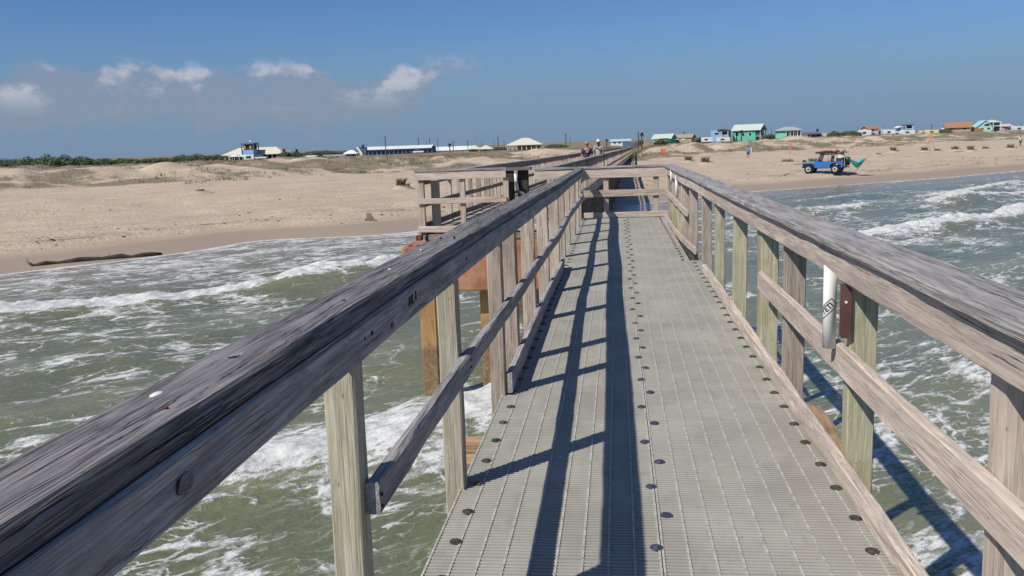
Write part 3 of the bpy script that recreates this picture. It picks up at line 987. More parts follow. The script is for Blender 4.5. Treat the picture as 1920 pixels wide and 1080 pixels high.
def crack_strip(face, y0, L, c, w):
    n = 9
    a = rc.uniform(0, 6)
    sl = rc.uniform(-0.006, 0.006)
    vs = []
    for i in range(n):
        f = i / (n - 1)
        y = y0 + L * f
        k = c + sl * f + 0.0022 * math.sin(a + f * 7) + 0.001 * math.sin(a * 3 + f * 19)
        ww = w * (math.sin(math.pi * min(max(f, 0.02), 0.98)) ** 0.6) * (0.75 + 0.25 * math.sin(a + f * 23)) / 2
        if face == 'capl':
            p = [(k - ww + lx(y), y, lz(y) + 0.0016), (k + ww + lx(y), y, lz(y) + 0.0016)]
        elif face == 'sidel':
            p = [(-0.7015 + lx(y), y, lz(y) + k - ww), (-0.7015 + lx(y), y, lz(y) + k + ww)]
        elif face == 'edgel':
            p = [(-0.7035 + lx(y), y, lz(y) + k - ww), (-0.7035 + lx(y), y, lz(y) + k + ww)]
        elif face == 'capr':
            p = [(k - ww + rx(y), y, rz_(y) + 0.0016), (k + ww + rx(y), y, rz_(y) + 0.0016)]
        else:
            p = [(1.0105 + rx(y), y, rz_(y) + k - ww), (1.0105 + rx(y), y, rz_(y) + k + ww)]
        vs += p
    crk.add(vs, [(2 * i, 2 * i + 1, 2 * i + 3, 2 * i + 2) for i in range(n - 1)])


for i in range(150):
    y = 0.7 + 7.5 * rc.random() ** 1.6
    crack_strip('capl', y, rc.uniform(0.06, 0.45), rc.uniform(-0.845, -0.72), rc.choice((0.0012, 0.0016, 0.002, 0.003)))
for i in range(45):
    crack_strip('edgel', 0.7 + 7 * rc.random() ** 1.5, rc.uniform(0.08, 0.5), rc.uniform(-0.045, -0.008), rc.choice((0.0015, 0.002, 0.003)))
for i in range(30):
    crack_strip('sidel', 0.8 + 7 * rc.random() ** 1.5, rc.uniform(0.06, 0.35), rc.uniform(-0.155, -0.065), rc.choice((0.001, 0.0014, 0.002)))
for i in range(120):
    crack_strip('capr', 1.6 + 8 * rc.random() ** 1.5, rc.uniform(0.06, 0.4), rc.uniform(1.0, 1.19), rc.choice((0.0014, 0.002, 0.003)))
for i in range(22):
    crack_strip('sider', 1.6 + 7 * rc.random() ** 1.5, rc.uniform(0.1, 0.5), rc.uniform(-0.175, -0.06), rc.choice((0.0012, 0.002, 0.0026)))
tag(crk.build('drying_cracks', plain('crack_dark', (0.022, 0.020, 0.019), 0.95), walk, False, True), kind='stuff')

# --- knots, nail heads, droppings and the marker scrawl on the near left rail
def knot(cx, cy, cz, ry, r2, axis):
    """an oval knot: a dark split half round a slightly darker heart; axis 2 on the top face, 0 on the inner face"""
    n = 16
    def P(t, k, lift):
        a, b = math.cos(t) * ry * k, math.sin(t) * r2 * k
        return (cx + lift, cy + a, cz + b) if axis == 0 else (cx + b, cy + a, cz + lift)
    hb = MB()
    vs = [P(0, 0, 0.0012)] + [P(6.283 * k / n, 0.92 + 0.1 * math.sin(k * 2.3), -0.001) for k in range(n)]
    hb.add(vs, [(0, 1 + k, 1 + (k + 1) % n) for k in range(n)])
    o = hb.build('knot', M['knot'], walk, True, True)
    cb = MB()
    pts = [P(1.9 + 0.17 * k, 0.98 + 0.05 * math.sin(k), 0.0012) for k in range(11)]
    cb.tube(pts, [0.0006 + 0.0011 * math.sin(math.pi * k / 10) for k in range(11)], 6)
    cb.build('split', M['dark'][1], o)
    o.children[0].matrix_parent_inverse = Matrix.Identity(4)


M['knot'] = wood('wood_knot', 1, (0.15, 0.138, 0.136), (0.36, 0.335, 0.325), 0.4, knots=False)
knot(-0.792, 1.70, 1.2075, 0.030, 0.014, 2)
knot(-0.7005, 1.28, 1.095, 0.030, 0.020, 0)
knot(-0.7005, 2.62, 1.075, 0.022, 0.011, 0)
knot(-0.7005, 2.32, 1.10, 0.008, 0.006, 0)
rust = plain('rust', (0.13, 0.045, 0.022), 0.8, 0.5, 40)
mb = MB()
for x, y in ((-0.752, 1.33), (-0.76, 2.33), (-0.81, 3.95), (-0.75, 3.97), (-0.76, 5.55), (-0.82, 5.5)):
    mb.tube([(x, y, 1.198), (x, y, 1.2085)], 0.006, 8)
tag(mb.build('nail_heads', rust, walk, False, True), kind='stuff')
mb = MB()
for x, y in ((-0.705, 2.36), (-0.702, 3.97), (-0.700, 5.53)):
    for z in (0.62, 0.585):
        mb.tube([(-0.703, y + 0.02, z), (-0.6955, y + 0.02, z)], 0.006, 8)
    mb.tube([(-0.706, y + 0.03, 1.10), (-0.699, y + 0.03, 1.10)], 0.007, 8)
tag(mb.build('nail_heads', M['black'], walk, False, True), kind='stuff')
mb = MB()
for x, y, r in ((-0.815, 1.42, 0.013), (-0.79, 2.95, 0.010), (-0.80, 3.5, 0.008)):
    mb.ellipsoid((x, y, 1.204), (r * 0.8, r * 1.5, 0.003), 9, 4)
tag(mb.build('bird_dropping', M['white'], walk, True, True), kind='stuff')
mb = MB()


def stroke(y0, z0, y1, z1, w=0.0035):
    mb.bar((-0.7005, y0, z0), (-0.7005, y1, z1), 0.004, w)


yb, zb = 2.84, 1.093
stroke(yb, zb, yb + 0.014, zb + 0.030); stroke(yb + 0.014, zb + 0.030, yb + 0.028, zb); stroke(yb + 0.006, zb + 0.011, yb + 0.022, zb + 0.011)
stroke(yb + 0.042, zb, yb + 0.042, zb + 0.030); stroke(yb + 0.042, zb + 0.013, yb + 0.060, zb + 0.030); stroke(yb + 0.044, zb + 0.014, yb + 0.064, zb)
stroke(yb + 0.072, zb, yb + 0.076, zb + 0.003); stroke(yb + 0.105, zb + 0.004, yb + 0.107, zb + 0.034)
mb.build('marker_scrawl', M['black'], walk, False, True)


# ================================================================== rod-holder pipes on the right railing
def pipe(x, y, z0, z1, r, label, cut=0.05, mat='white'):
    e = empty('rod_holder', (x, y, z0), 0, label, 'pipe', 'plastic rod holders on the railings')
    mb = MB()
    n = 20
    vs = []
    for z in (0, 1):
        for k in range(n):
            t = 2 * math.pi * k / n
            zz = 0 if z == 0 else (z1 - z0) - cut * (0.5 - 0.5 * math.cos(t - math.pi)) ** 1.0
            vs.append((r * math.cos(t), r * math.sin(t), zz))
    for z in (1, 0):
        for k in range(n):
            t = 2 * math.pi * k / n
            zz = 0 if z == 0 else (z1 - z0) - cut * (0.5 - 0.5 * math.cos(t - math.pi))
            vs.append((0.86 * r * math.cos(t), 0.86 * r * math.sin(t), zz))
    fs = []
    for a in range(4):
        b = (a + 1) % 4
        for k in range(n):
            k2 = (k + 1) % n
            fs.append((a * n + k, a * n + k2, b * n + k2, b * n + k))
    mb.add(vs, fs)
    mb.build('tube', M[mat], e, True)
    return e


yp = pipe(0.978, 4.20, 0.618, 1.012, 0.0305, 'white plastic pipe with a diamond sticker hung beside the brown strip on the right railing', 0.055)
# diamond sticker with the letters wrapped round the tube
R0 = 0.0309


def wrap(o, cz, ang0):
    for v in o.data.vertices:
        x, z = v.co.x, v.co.y
        rr = R0 + v.co.z
        t = ang0 + x / R0
        v.co = (rr * math.cos(t), rr * math.sin(t), cz + z)


def text_mesh(body, size, extr=0.0002):
    cu = bpy.data.curves.new('lettering', 'FONT')
    cu.body = body; cu.size = size; cu.align_x = 'CENTER'; cu.align_y = 'CENTER'; cu.extrude = extr; cu.resolution_u = 3; cu.offset = size * 0.035
    ob = bpy.data.objects.new('lettering', cu)
    COL.objects.link(ob)
    dg = bpy.context.evaluated_depsgraph_get()
    me = bpy.data.meshes.new_from_object(ob.evaluated_get(dg))
    bpy.data.objects.remove(ob)
    return me


def rot2(p, a):
    return (p[0] * math.cos(a) - p[1] * math.sin(a), p[0] * math.sin(a) + p[1] * math.cos(a))


mb = MB()
hw, hh, bw, tilt = 0.050, 0.0215, 0.0042, 0.78


def strip(p0, p1, w):
    n = 10
    p0, p1 = Vector(p0), Vector(p1)
    d = (p1 - p0).normalized(); s = Vector((-d.y, d.x)) * w / 2
    vs = []
    for i in range(n + 1):
        p = p0.lerp(p1, i / n)
        vs += [(p.x + s.x, p.y + s.y, 0.0002), (p.x - s.x, p.y - s.y, 0.0002)]
    mb.add(vs, [(2 * i, 2 * i + 1, 2 * i + 3, 2 * i + 2) for i in range(n)])


crn = [rot2(p, tilt) for p in ((-hw, -hh), (hw, -hh), (hw, hh), (-hw, hh))]
for k in range(4):
    strip(crn[k], crn[(k + 1) % 4], bw)
me = text_mesh('YETI', 0.036)
bmx = bmesh.new(); bmx.from_mesh(me)
bmesh.ops.subdivide_edges(bmx, edges=[e for e in bmx.edges if e.calc_length() > 0.006], cuts=2)
bmx.to_mesh(me); bmx.free()
for v in me.vertices:
    x, y = rot2((v.co.x, v.co.y), tilt)
    v.co = (x, y, 0.0003 + abs(v.co.z))
lo = link('lettering', me, M['black'], yp)
wrap(lo, 0.19, math.radians(-128))
fo = mb.build('sticker_frame', M['black'], yp)
wrap(fo, 0.19, math.radians(-128))

e = empty('brown_strip', (1.03, 4.13, 0.68), 0, 'narrow brown painted strip fixed to the greenish post beside the diamond-stickered pipe', 'bracket')
mb = MB(); mb.add([(-0.024, 0, 0.012), (-0.012, 0, 0), (0.014, 0, 0), (0.024, 0, 0.012), (0.024, 0, 0.255), (-0.024, 0, 0.255)] + [(-0.024, -0.014, 0.012), (-0.012, -0.014, 0), (0.014, -0.014, 0), (0.024, -0.014, 0.012), (0.024, -0.014, 0.255), (-0.024, -0.014, 0.255)],
                  [tuple(range(6)), tuple(range(11, 5, -1))] + [(k, (k + 1) % 6, (k + 1) % 6 + 6, k + 6) for k in range(6)])
mb.build('strip', M['brown_metal'], e)
mb = MB(); mb.tube([(0, -0.013, 0.17), (0, -0.019, 0.17)], 0.006, 8); mb.build('screw', M['white'], e)

pipe(1.262, 8.10, 0.50, 0.98, 0.024, 'white pipe on the outer side of the right railing, half in shadow under the cap', 0.05)
pipe(1.000, 15.36, 0.60, 0.985, 0.027, 'taller white pipe inside the far corner of the right railing', 0.02)
pipe(0.985, 16.55, 0.80, 1.05, 0.027, 'shorter white pipe close to the end rail corner', 0.02)

# ================================================================== long timber pier to the shore, with its wide head on the left
PA = 0.030                                   # it runs off a few degrees to the right of the walkway
PY0, PY1 = 16.8, 165.0


def pz(y):      # the deck falls very slightly towards the land
    return -0.0058 * (y - PY0)


def plx(y):
    return -3.80 + PA * (y - PY0)


def prx(y):
    return plx(y) + 2.13


pier = empty('timber_pier', (-2.7, 30.0, SEA), 0, 'long brown timber pier with close-set railing posts running up to the dunes', 'pier')
k = 0
y = PY0
far_posts = MB()
while y < PY1:
    for side, fx in (('l', plx), ('r', prx)):
        if side == 'r' and y < 20.2:
            continue
        x = fx(y)
        w = random.choice((0.09, 0.10, 0.115))
        if side == 'l' and y < 23 and k % 2 == 1:
            continue
        mb = MB() if y < 78 else far_posts
        ln = random.uniform(-0.025, 0.025); ly = random.uniform(-0.03, 0.03)
        z0, z1 = -0.42 + pz(y), 1.03 + pz(y)
        dp = 0.05 if side == 'r' else w
        mb.add([(x - w / 2, y, z0), (x + w / 2, y, z0), (x + w / 2, y + dp, z0), (x - w / 2, y + dp, z0),
                (x - w / 2 + ln, y + ly, z1), (x + w / 2 + ln, y + ly, z1), (x + w / 2 + ln, y + dp + ly, z1), (x - w / 2 + ln, y + dp + ly, z1)],
               [(0, 3, 2, 1), (4, 5, 6, 7), (0, 1, 5, 4), (1, 2, 6, 5), (2, 3, 7, 6), (3, 0, 4, 7)])
        if y < 78:
            mb.build('post', M['posto'][2] if random.random() < 0.7 else M['rail'][2], pier, world=True)
    y += 0.61; k += 1
tag(far_posts.build('railing_posts', M['posto'][2], pier, world=True), kind='stuff')
for fx, sgn, ystart in ((plx, 1, PY0), (prx, -1, 20.1)):
    y = ystart
    while y < PY1:
        y2 = min(y + 4.85, PY1)
        for nm, dx0, dx1, z0, z1, mt in (('cap_rail', -0.10, 0.10, 1.035, 1.085, 'capr'), ('rail_board', 0.055, 0.095, 0.92 if sgn < 0 else 0.88, 1.033, 'pier'),
                                         ('mid_rail', 0.055, 0.095, 0.46, 0.56, 'pier'), ('toe_board', 0.057, 0.097, 0.03, 0.15, 'pier'), ('fascia_board', -0.105, -0.065, -0.33, -0.05, 'rail')):
            a, b = sorted((sgn * dx0, sgn * dx1))
            dzj = random.uniform(-0.012, 0.012)
            board(nm, M[mt], pier, 1, y + 0.003, y2 - 0.003, a, b, z0, z1, offs=lambda t, f=fx, d=dzj: (f(t), d + pz(t)), step=0.8, jit=0.004, split=1)
        y = y2
# deck planks, laid across
pl = MB().box(-0.5, 0.5, -0.067, 0.067, -0.045, 0.0).mesh('plank')
for kx in (M['cap'][0], M['capr'][0], M['rail'][0]):
    pass
pl_mats = [M['pier'][0], M['capr'][0], M['posto'][0]]
pl_meshes = []
for m_ in pl_mats:
    c = pl.copy(); c.materials.append(m_); pl_meshes.append(c)
y = PY0 + 0.07
far = MB()
while y < PY1:
    xl, xr = plx(y) - 0.06, (-0.86 if y < 18.5 else prx(y) + 0.06)
    if y < 52:
        o = bpy.data.objects.new('plank', random.choice(pl_meshes)); COL.objects.link(o)
        o.parent = pier; o.matrix_parent_inverse = Matrix.Translation(-pier.location)
        o.location = ((xl + xr) / 2, y, random.uniform(-0.004, 0.003) + pz(y)); o.scale = (xr - xl + random.uniform(-.03, .03), 1, 1)
    else:
        far.box(xl, xr, y - 0.067, y + 0.067, -0.045 + pz(y), random.uniform(-0.004, 0.003) + pz(y))
    y += 0.142
tag(far.build('deck_planks', M['pier'][0], pier, world=True), kind='stuff')
for d in (0.15, 1.05, 1.95):
    board('stringer', M['dark'], pier, 1, PY0 + 0.1, PY1, d - 0.05, d + 0.05, -0.30, -0.05, offs=lambda t: (plx(t), pz(t)), step=2.0, jit=0.002, split=1)
# pile bents: concrete cap and two square piles
y = 23.4
while y < 100:
    cx = (plx(y) + prx(y)) / 2
    mb = MB(); mb.box(cx - 1.25, cx + 1.25, y - 0.22, y + 0.22, -0.85 + pz(y), -0.32 + pz(y)); mb.build('pile_cap', M['cgrey'], pier, world=True)
    for dx_ in (-0.9, 0.0, 0.9):
        mb = MB(); mb.box(cx + dx_ - 0.17, cx + dx_ + 0.17, y - 0.17, y + 0.17, -5, -0.852 + pz(y)); mb.build('pile', M['cgrey'], pier, world=True)
    y += 4.6
# rusty concrete bent at the head of the pier
mb = MB(); mb.box(-3.90, -0.95, 15.45, 16.35, -0.98, -0.16)
bmh = mb.build('pile_cap', M['orange'], pier, world=True); tag(bmh, 'rust-stained orange concrete beam')
bv = bmh.modifiers.new('edges', 'BEVEL'); bv.width = 0.03; bv.segments = 2
for x, mt, w in ((-3.49, 'yellow', 0.155), (-2.42, 'yellow', 0.14), (-1.45, 'cgrey', 0.15)):
    yy = 15.72 if x < -3 else 15.95
    mb = MB(); mb.box(x - w, x + w, yy - w, yy + w, -6, -0.985)
    o = mb.build('pile', M[mt], pier, world=True)
    bv = o.modifiers.new('edges', 'BEVEL'); bv.width = 0.025; bv.segments = 1
mb = MB(); mb.box(-3.62, -1.0, 16.5, 16.66, -0.155, -0.06); mb.build('edge_beam', M['pier'][0], pier, world=True)
mb = MB(); mb.box(-3.85, -3.74, 16.42, 16.6, -0.155, -0.062); mb.build('rusty_bracket', rust, pier, world=True)
mb = MB()
for i in range(9):
    x = -3.75 + i * 0.11 + random.uniform(-.03, .03)
    mb.ellipsoid((x, 15.62 + random.uniform(-.08, .08), -0.15), (0.045, 0.03, 0.018), 7, 4)
tag(mb.build('rust_flakes', rust, pier, False, True), kind='stuff')
# railing across the seaward front of the pier head
for x in (-3.80, -3.0, -2.16):
    board('post', M['posto'], pier, 2, -0.1, 1.0, x, x + 0.10, PY0 - 0.13, PY0 - 0.04)
board('post', M['post'], pier, 2, -0.1, 1.0, -3.62, -3.47, PY0 + 0.15, PY0 + 0.28)
board('rail_board', M['rail'], pier, 0, -3.84, -2.10, PY0 - 0.175, PY0 - 0.134, 0.985, 1.135, jit=0.003)
board('cap_rail', M['capr'], pier, 0, -3.86, -2.08, PY0 - 0.19, PY0 + 0.0, 1.138, 1.175, jit=0.003)
board('mid_rail', M['rail'], pier, 0, -3.84, -2.10, PY0 - 0.175, PY0 - 0.134, 0.525, 0.63, jit=0.003)
board('toe_board', M['rail'], pier, 0, -3.84, -1.0, PY0 - 0.175, PY0 - 0.134, -0.02, 0.095, jit=0.003)
# tall dark gate piles with a bent pipe between
board('gate_post', M['dark'], pier, 2, -0.4, 1.12, -2.16, -2.00, 17.0, 17.16)
board('gate_post', M['dark'], pier, 2, -0.4, 1.10, -1.93, -1.73, 17.1, 17.28)
mb = MB(); mb.box(-2.2, -1.66, 16.96, 17.3, 1.105, 1.155); mb.build('gate_post_cap', M['cap'][0], pier, world=True)
mb = MB(); mb.tube([(-1.965, 17.03, 1.06), (-1.955, 17.02, 0.9), (-1.93, 17.02, 0.76), (-1.88, 17.02, 0.68), (-1.80, 17.02, 0.66)], 0.03, 8); mb.build('bent_pipe', M['white'], pier, True, True)

# broken pile in the surf on the left
t = empty('broken_pile', (-5.45, 11.35, SEA - 1.5), 0, 'dark broken pile stub awash in the surf left of the walkway', 'pile')
mb = MB(); mb.tube([(0, 0, -1), (0, 0, 1.2), (0.03, 0, 1.62), (0.05, 0.02, 1.8)], [0.16, 0.15, 0.13, 0.06], 10); mb.build('stub', M['dark'][2], t)
mb = MB(); mb.ellipsoid((-0.05, -0.12, 1.5), (0.17, 0.1, 0.09), 9, 5); mb.build('barnacle_crust', M['cgrey'], t)


# ================================================================== small things on the beach
def sight(px, y):
    """X of the spot that lies in the direction of photograph column px at the distance y (far things only)"""
    py = 262 - 0.035 * (px - 1157)
    c = np.array([px - 960, 540 - py, -1650.0])
    r = CAM_R @ c
    return float(r[0] / r[1] * y)


def zat(px, py, y):
    c = np.array([px - 960, 540 - py, -1650.0])
    r = CAM_R @ c
    return float(EYE + r[2] / r[1] * y)


M['grass'] = plain('dune_grass_straw', (0.235, 0.19, 0.115), 0.8, 0.4, 3)
M['grassg'] = plain('dune_grass_green', (0.105, 0.115, 0.045), 0.8, 0.4, 3)


def blades(mb, x, y, z, r, h, n, rnd):
    for i in range(n):
        a = rnd.random() * 6.283
        q = rnd.random() ** 0.6 * r
        bx, by = x + math.cos(a) * q, y + math.sin(a) * q
        hh = h * rnd.uniform(0.55, 1.1)
        ln = rnd.uniform(0.1, 0.75) * hh
        ex, ey = bx + math.cos(a) * ln + rnd.uniform(0.0, .2) * hh, by + math.sin(a) * ln
        w = 0.010 + 0.018 * h
        t = rnd.random() * 3.14
        wx_, wy_ = math.cos(t) * w, math.sin(t) * w
        mx_, my_ = bx + (ex - bx) * 0.3, by + (ey - by) * 0.3
        mb.add([(bx - wx_, by - wy_, z - 0.05), (bx + wx_, by + wy_, z - 0.05), (mx_ + wx_ * .8, my_ + wy_ * .8, z + hh * 0.62), (mx_ - wx_ * .8, my_ - wy_ * .8, z + hh * 0.62), (ex, ey, z + hh)],
               [(0, 1, 2, 3), (3, 2, 4)])


def mound(mb, r, h, rnd):
    n, m = 14, 4
    vs = [(0, 0, h)]
    for j in range(1, m + 1):
        for k in range(n):
            a = 6.283 * k / n
            rr = r * j / m * (1 + 0.12 * math.sin(3 * a + r * 7))
            vs.append((math.cos(a) * rr, math.sin(a) * rr, h * math.cos(j / m * 1.57) ** 1.3 - 0.06 * (j == m)))
    fs = [(0, 1 + k, 1 + (k + 1) % n) for k in range(n)]
    for j in range(m - 1):
        for k in range(n):
            fs.append((1 + j * n + k, 1 + (j + 1) * n + k, 1 + (j + 1) * n + (k + 1) % n, 1 + j * n + (k + 1) % n))
    mb.add(vs, fs)


M['tuft'] = plain('tuft_grass', (0.135, 0.125, 0.06), 0.8, 0.4, 3)
M['sandm'] = plain('sand_mound', (0.46, 0.37, 0.275), 0.95, 0.1, 4)
TUFTS = [(-17.8, 71.7, 0.75, 1.0, 'green grass tuft on a sand mound, alone left of the pier head'),
         (8.6, 110.5, 0.85, 0.9, 'left one of two grass tufts on the sand right of the pier'),
         (10.1, 104.7, 0.95, 1.0, 'right one of two grass tufts on the sand right of the pier'),
         (19.6, 106.0, 1.6, 0.6, 'low wide grass hummock on the sand left of the blue off-roader'),
         (22.4, 106.0, 1.1, 0.7, 'grass hummock just behind the bonnet of the blue off-roader'),
         (38.6, 131.0, 0.8, 0.9, 'leaning dark tuft on the open sand right of the hammock'),
         (34.0, 121.5, 0.6, 0.35, 'tiny flat tuft low on the sand nearest the hammock'),
         (42.8, 131.0, 0.9, 0.8, 'dark round tuft below the orange warning frame'),
         (45.2, 133.0, 0.9, 0.55, 'low tuft right of the orange warning frame'),
         (48.0, 134.0, 1.1, 0.8, 'wider tuft of the close pair in the middle of the right beach'),
         (49.5, 132.5, 0.8, 0.95, 'taller narrower tuft of the close pair in the middle of the right beach'),
         (54.0, 139.0, 0.9, 0.6, 'tuft on the pale sand below the brown-roofed house'),
         (57.5, 139.0, 1.0, 0.9, 'tuft on the pale sand below the mint house, furthest to the right'),
         (-33.5, 68.0, 0.8, 0.3, 'small dark dry clump on the bare left beach')]
for x, y, r, h, lab in TUFTS:
    rnd = random.Random(int(x * 10))
    e = empty('grass_tuft', (x, y, tz(x, y)), 0, lab, 'grass tuft', 'grass tufts on the beach')
    mb = MB(); mound(mb, r * 1.3, 0.26 * h + 0.05, rnd); mb.build('sand_mound', M['sandm'], e, True)
    mb = MB(); blades(mb, 0, 0, 0.2 * h, r * 0.42, h * 0.72, 150, rnd); blades(mb, 0.15, 0, 0.12 * h, r * 0.75, h * 0.38, 90, rnd)
    mb.build('blades', M['tuft'], e)

# dune vegetation nobody could count
rs_ = np.random.RandomState(5)
N = 150000
px_ = rs_.uniform(-130, 130, N); py_ = rs_.uniform(55, 260, N)
sv = shore_s(px_, py_); vg = veg_field(px_, py_)
pat = fbm(px_ / 2.6, py_ / 2.6, 201, 3) * 0.5 + fbm(px_ / 7.0, py_ / 7.0, 205, 2) * 0.5
keep = (sv > 38) & (vg + pat * 0.9 > 0.30 + 0.30 * rs_.rand(N)) & (sv < 150)
px_, py_, sv = px_[keep][:19000], py_[keep][:19000], sv[keep][:19000]
pz_ = terrain(px_, py_)
gcol = fbm(px_ / 14, py_ / 14, 207, 3)
rnd = random.Random(3)
ma, mb2 = MB(), MB()
for x, y, z, c, s_ in zip(px_, py_, pz_, gcol, sv):
    blades(ma if c + rnd.uniform(-.35, .35) > 0.10 else mb2, x, y, z, rnd.uniform(0.25, 0.7), rnd.uniform(0.14, 0.42), 9, rnd)
tag(mb2.build('dune_grass', M['grass']), 'straw-coloured dry grass on the dunes', kind='stuff')
tag(ma.build('dune_grass', M['grassg']), 'olive-green creeping growth on the dunes', kind='stuff')

# seaweed and debris specks along the tide line
mb = MB()
for i in range(420):
    u = rnd.uniform(-15, 115); s0 = rnd.choice((6.9, 7.2, 7.4, 7.6, 11.0, 20.0)) + rnd.gauss(0, 0.9)
    v = float(vshore(np.array([u]))[0]) + s0
    x, y = CU * u - SU * v, SU * u + CU * v
    r = rnd.uniform(0.02, 0.075)
    mb.ellipsoid((x, y, tz(x, y) + r * 0.15), (r * rnd.uniform(1, 2.4), r, r * 0.45), 6, 3)
tag(mb.build('beach_wrack', M['dark'][0], None, True), 'dark scraps of seaweed along the tide line', kind='stuff')

# driftwood log
M['driftwood'] = wood('driftwood', 0, (0.05, 0.038, 0.03), (0.17, 0.135, 0.105), 0.8)
ax, ay, bx_, by_ = -25.3, 35.2, -21.4, 39.1
e = empty('driftwood_log', ((ax + bx_) / 2, (ay + by_) / 2, tz((ax + bx_) / 2, (ay + by_) / 2)), 0, 'long dark driftwood log half buried along the water edge on the left', 'log')
mb = MB(); pts = []; rad = []
for i in range(13):
    f = i / 12
    x, y = ax + (bx_ - ax) * f, ay + (by_ - ay) * f
    pts.append((x, y + 0.18 * math.sin(f * 5), tz(x, y) + 0.03 + 0.05 * math.sin(i * 1.9))); rad.append(0.105 * (0.45 + 0.9 * math.sin(0.35 + f * 2.3)) * (1 + 0.15 * math.sin(i * 2.7)))
rad = [r * random.uniform(0.7, 1.25) for r in rad]
mb.tube(pts, rad, 9)
mb.build('trunk', M['driftwood'], e, True, True)
mb = MB()
for f, l in ((0.03, 0.5), (0.55, 0.35), (0.62, 0.3)):
    p = Vector(pts[int(f * 12)])
    mb.tube([p, p + Vector((-0.2, -0.1, 0.2)) * l * 2, p + Vector((-0.3, 0.1, 0.32)) * l * 2], [0.07, 0.05, 0.015], 6)
mb.build('branch_stubs', M['pier'][0], e, True, True)

# weathered stump standing on the sand
e = empty('wood_stump', (-14.8, 51.4, tz(-14.8, 51.4)), 0.5, 'weathered brown wooden stump standing alone on the sand', 'stump')
mb = MB()
mb.add([(-0.23, -0.17, -0.1), (0.23, -0.17, -0.1), (0.23, 0.17, -0.1), (-0.23, 0.17, -0.1), (-0.20, -0.15, 0.17), (0.21, -0.15, 0.17), (0.21, 0.15, 0.17), (-0.2, 0.15, 0.17),
        (-0.2, -0.08, 0.42), (0.03, -0.08, 0.45), (0.08, 0.15, 0.36), (-0.18, 0.15, 0.4)],
       [(0, 3, 2, 1), (0, 1, 5, 4), (1, 2, 6, 5), (2, 3, 7, 6), (3, 0, 4, 7), (4, 5, 9, 8), (5, 6, 10, 9), (6, 7, 11, 10), (7, 4, 8, 11), (8, 9, 10, 11)])
mb.build('block', M['pier'][2], e)
mb = MB(); mb.tube([(-0.24, -0.1, 0.1), (-0.42, -0.2, -0.08)], [0.07, 0.04], 6); mb.tube([(0.2, -0.1, 0.06), (0.4, -0.28, -0.1)], [0.07, 0.03], 6)
mb.build('root', M['pier'][2], e)


# ================================================================== people
def skin_mesh(joints, edges, root, level=1):
    me = bpy.data.meshes.new('body')
    me.from_pydata([j[0] for j in joints], edges, [])
    o = bpy.data.objects.new('body', me); COL.objects.link(o)
    md = o.modifiers.new('skin', 'SKIN'); md.use_smooth_shade = True
    for i, j in enumerate(joints):
        r = j[1] if isinstance(j[1], tuple) else (j[1], j[1])
        me.skin_vertices[0].data[i].radius = r
        me.skin_vertices[0].data[i].use_root = (i == root)
    sb = o.modifiers.new('sub', 'SUBSURF'); sb.levels = level; sb.render_levels = level
    dg = bpy.context.evaluated_depsgraph_get()
    res = bpy.data.meshes.new_from_object(o.evaluated_get(dg))
    bpy.data.objects.remove(o)
    res.polygons.foreach_set('use_smooth', [True] * len(res.polygons))
    return res


M['skin'] = plain('skin_tan', (0.42, 0.22, 0.15), 0.6, 0.06)
M['skin2'] = plain('skin_brown', (0.30, 0.155, 0.10), 0.6, 0.06)
M['hair'] = plain('hair_dark', (0.02, 0.014, 0.01), 0.7)
M['eye'] = M['black']


def cloth(name, c, **k):
    return plain(name, c, 0.9, 0.12, 18)


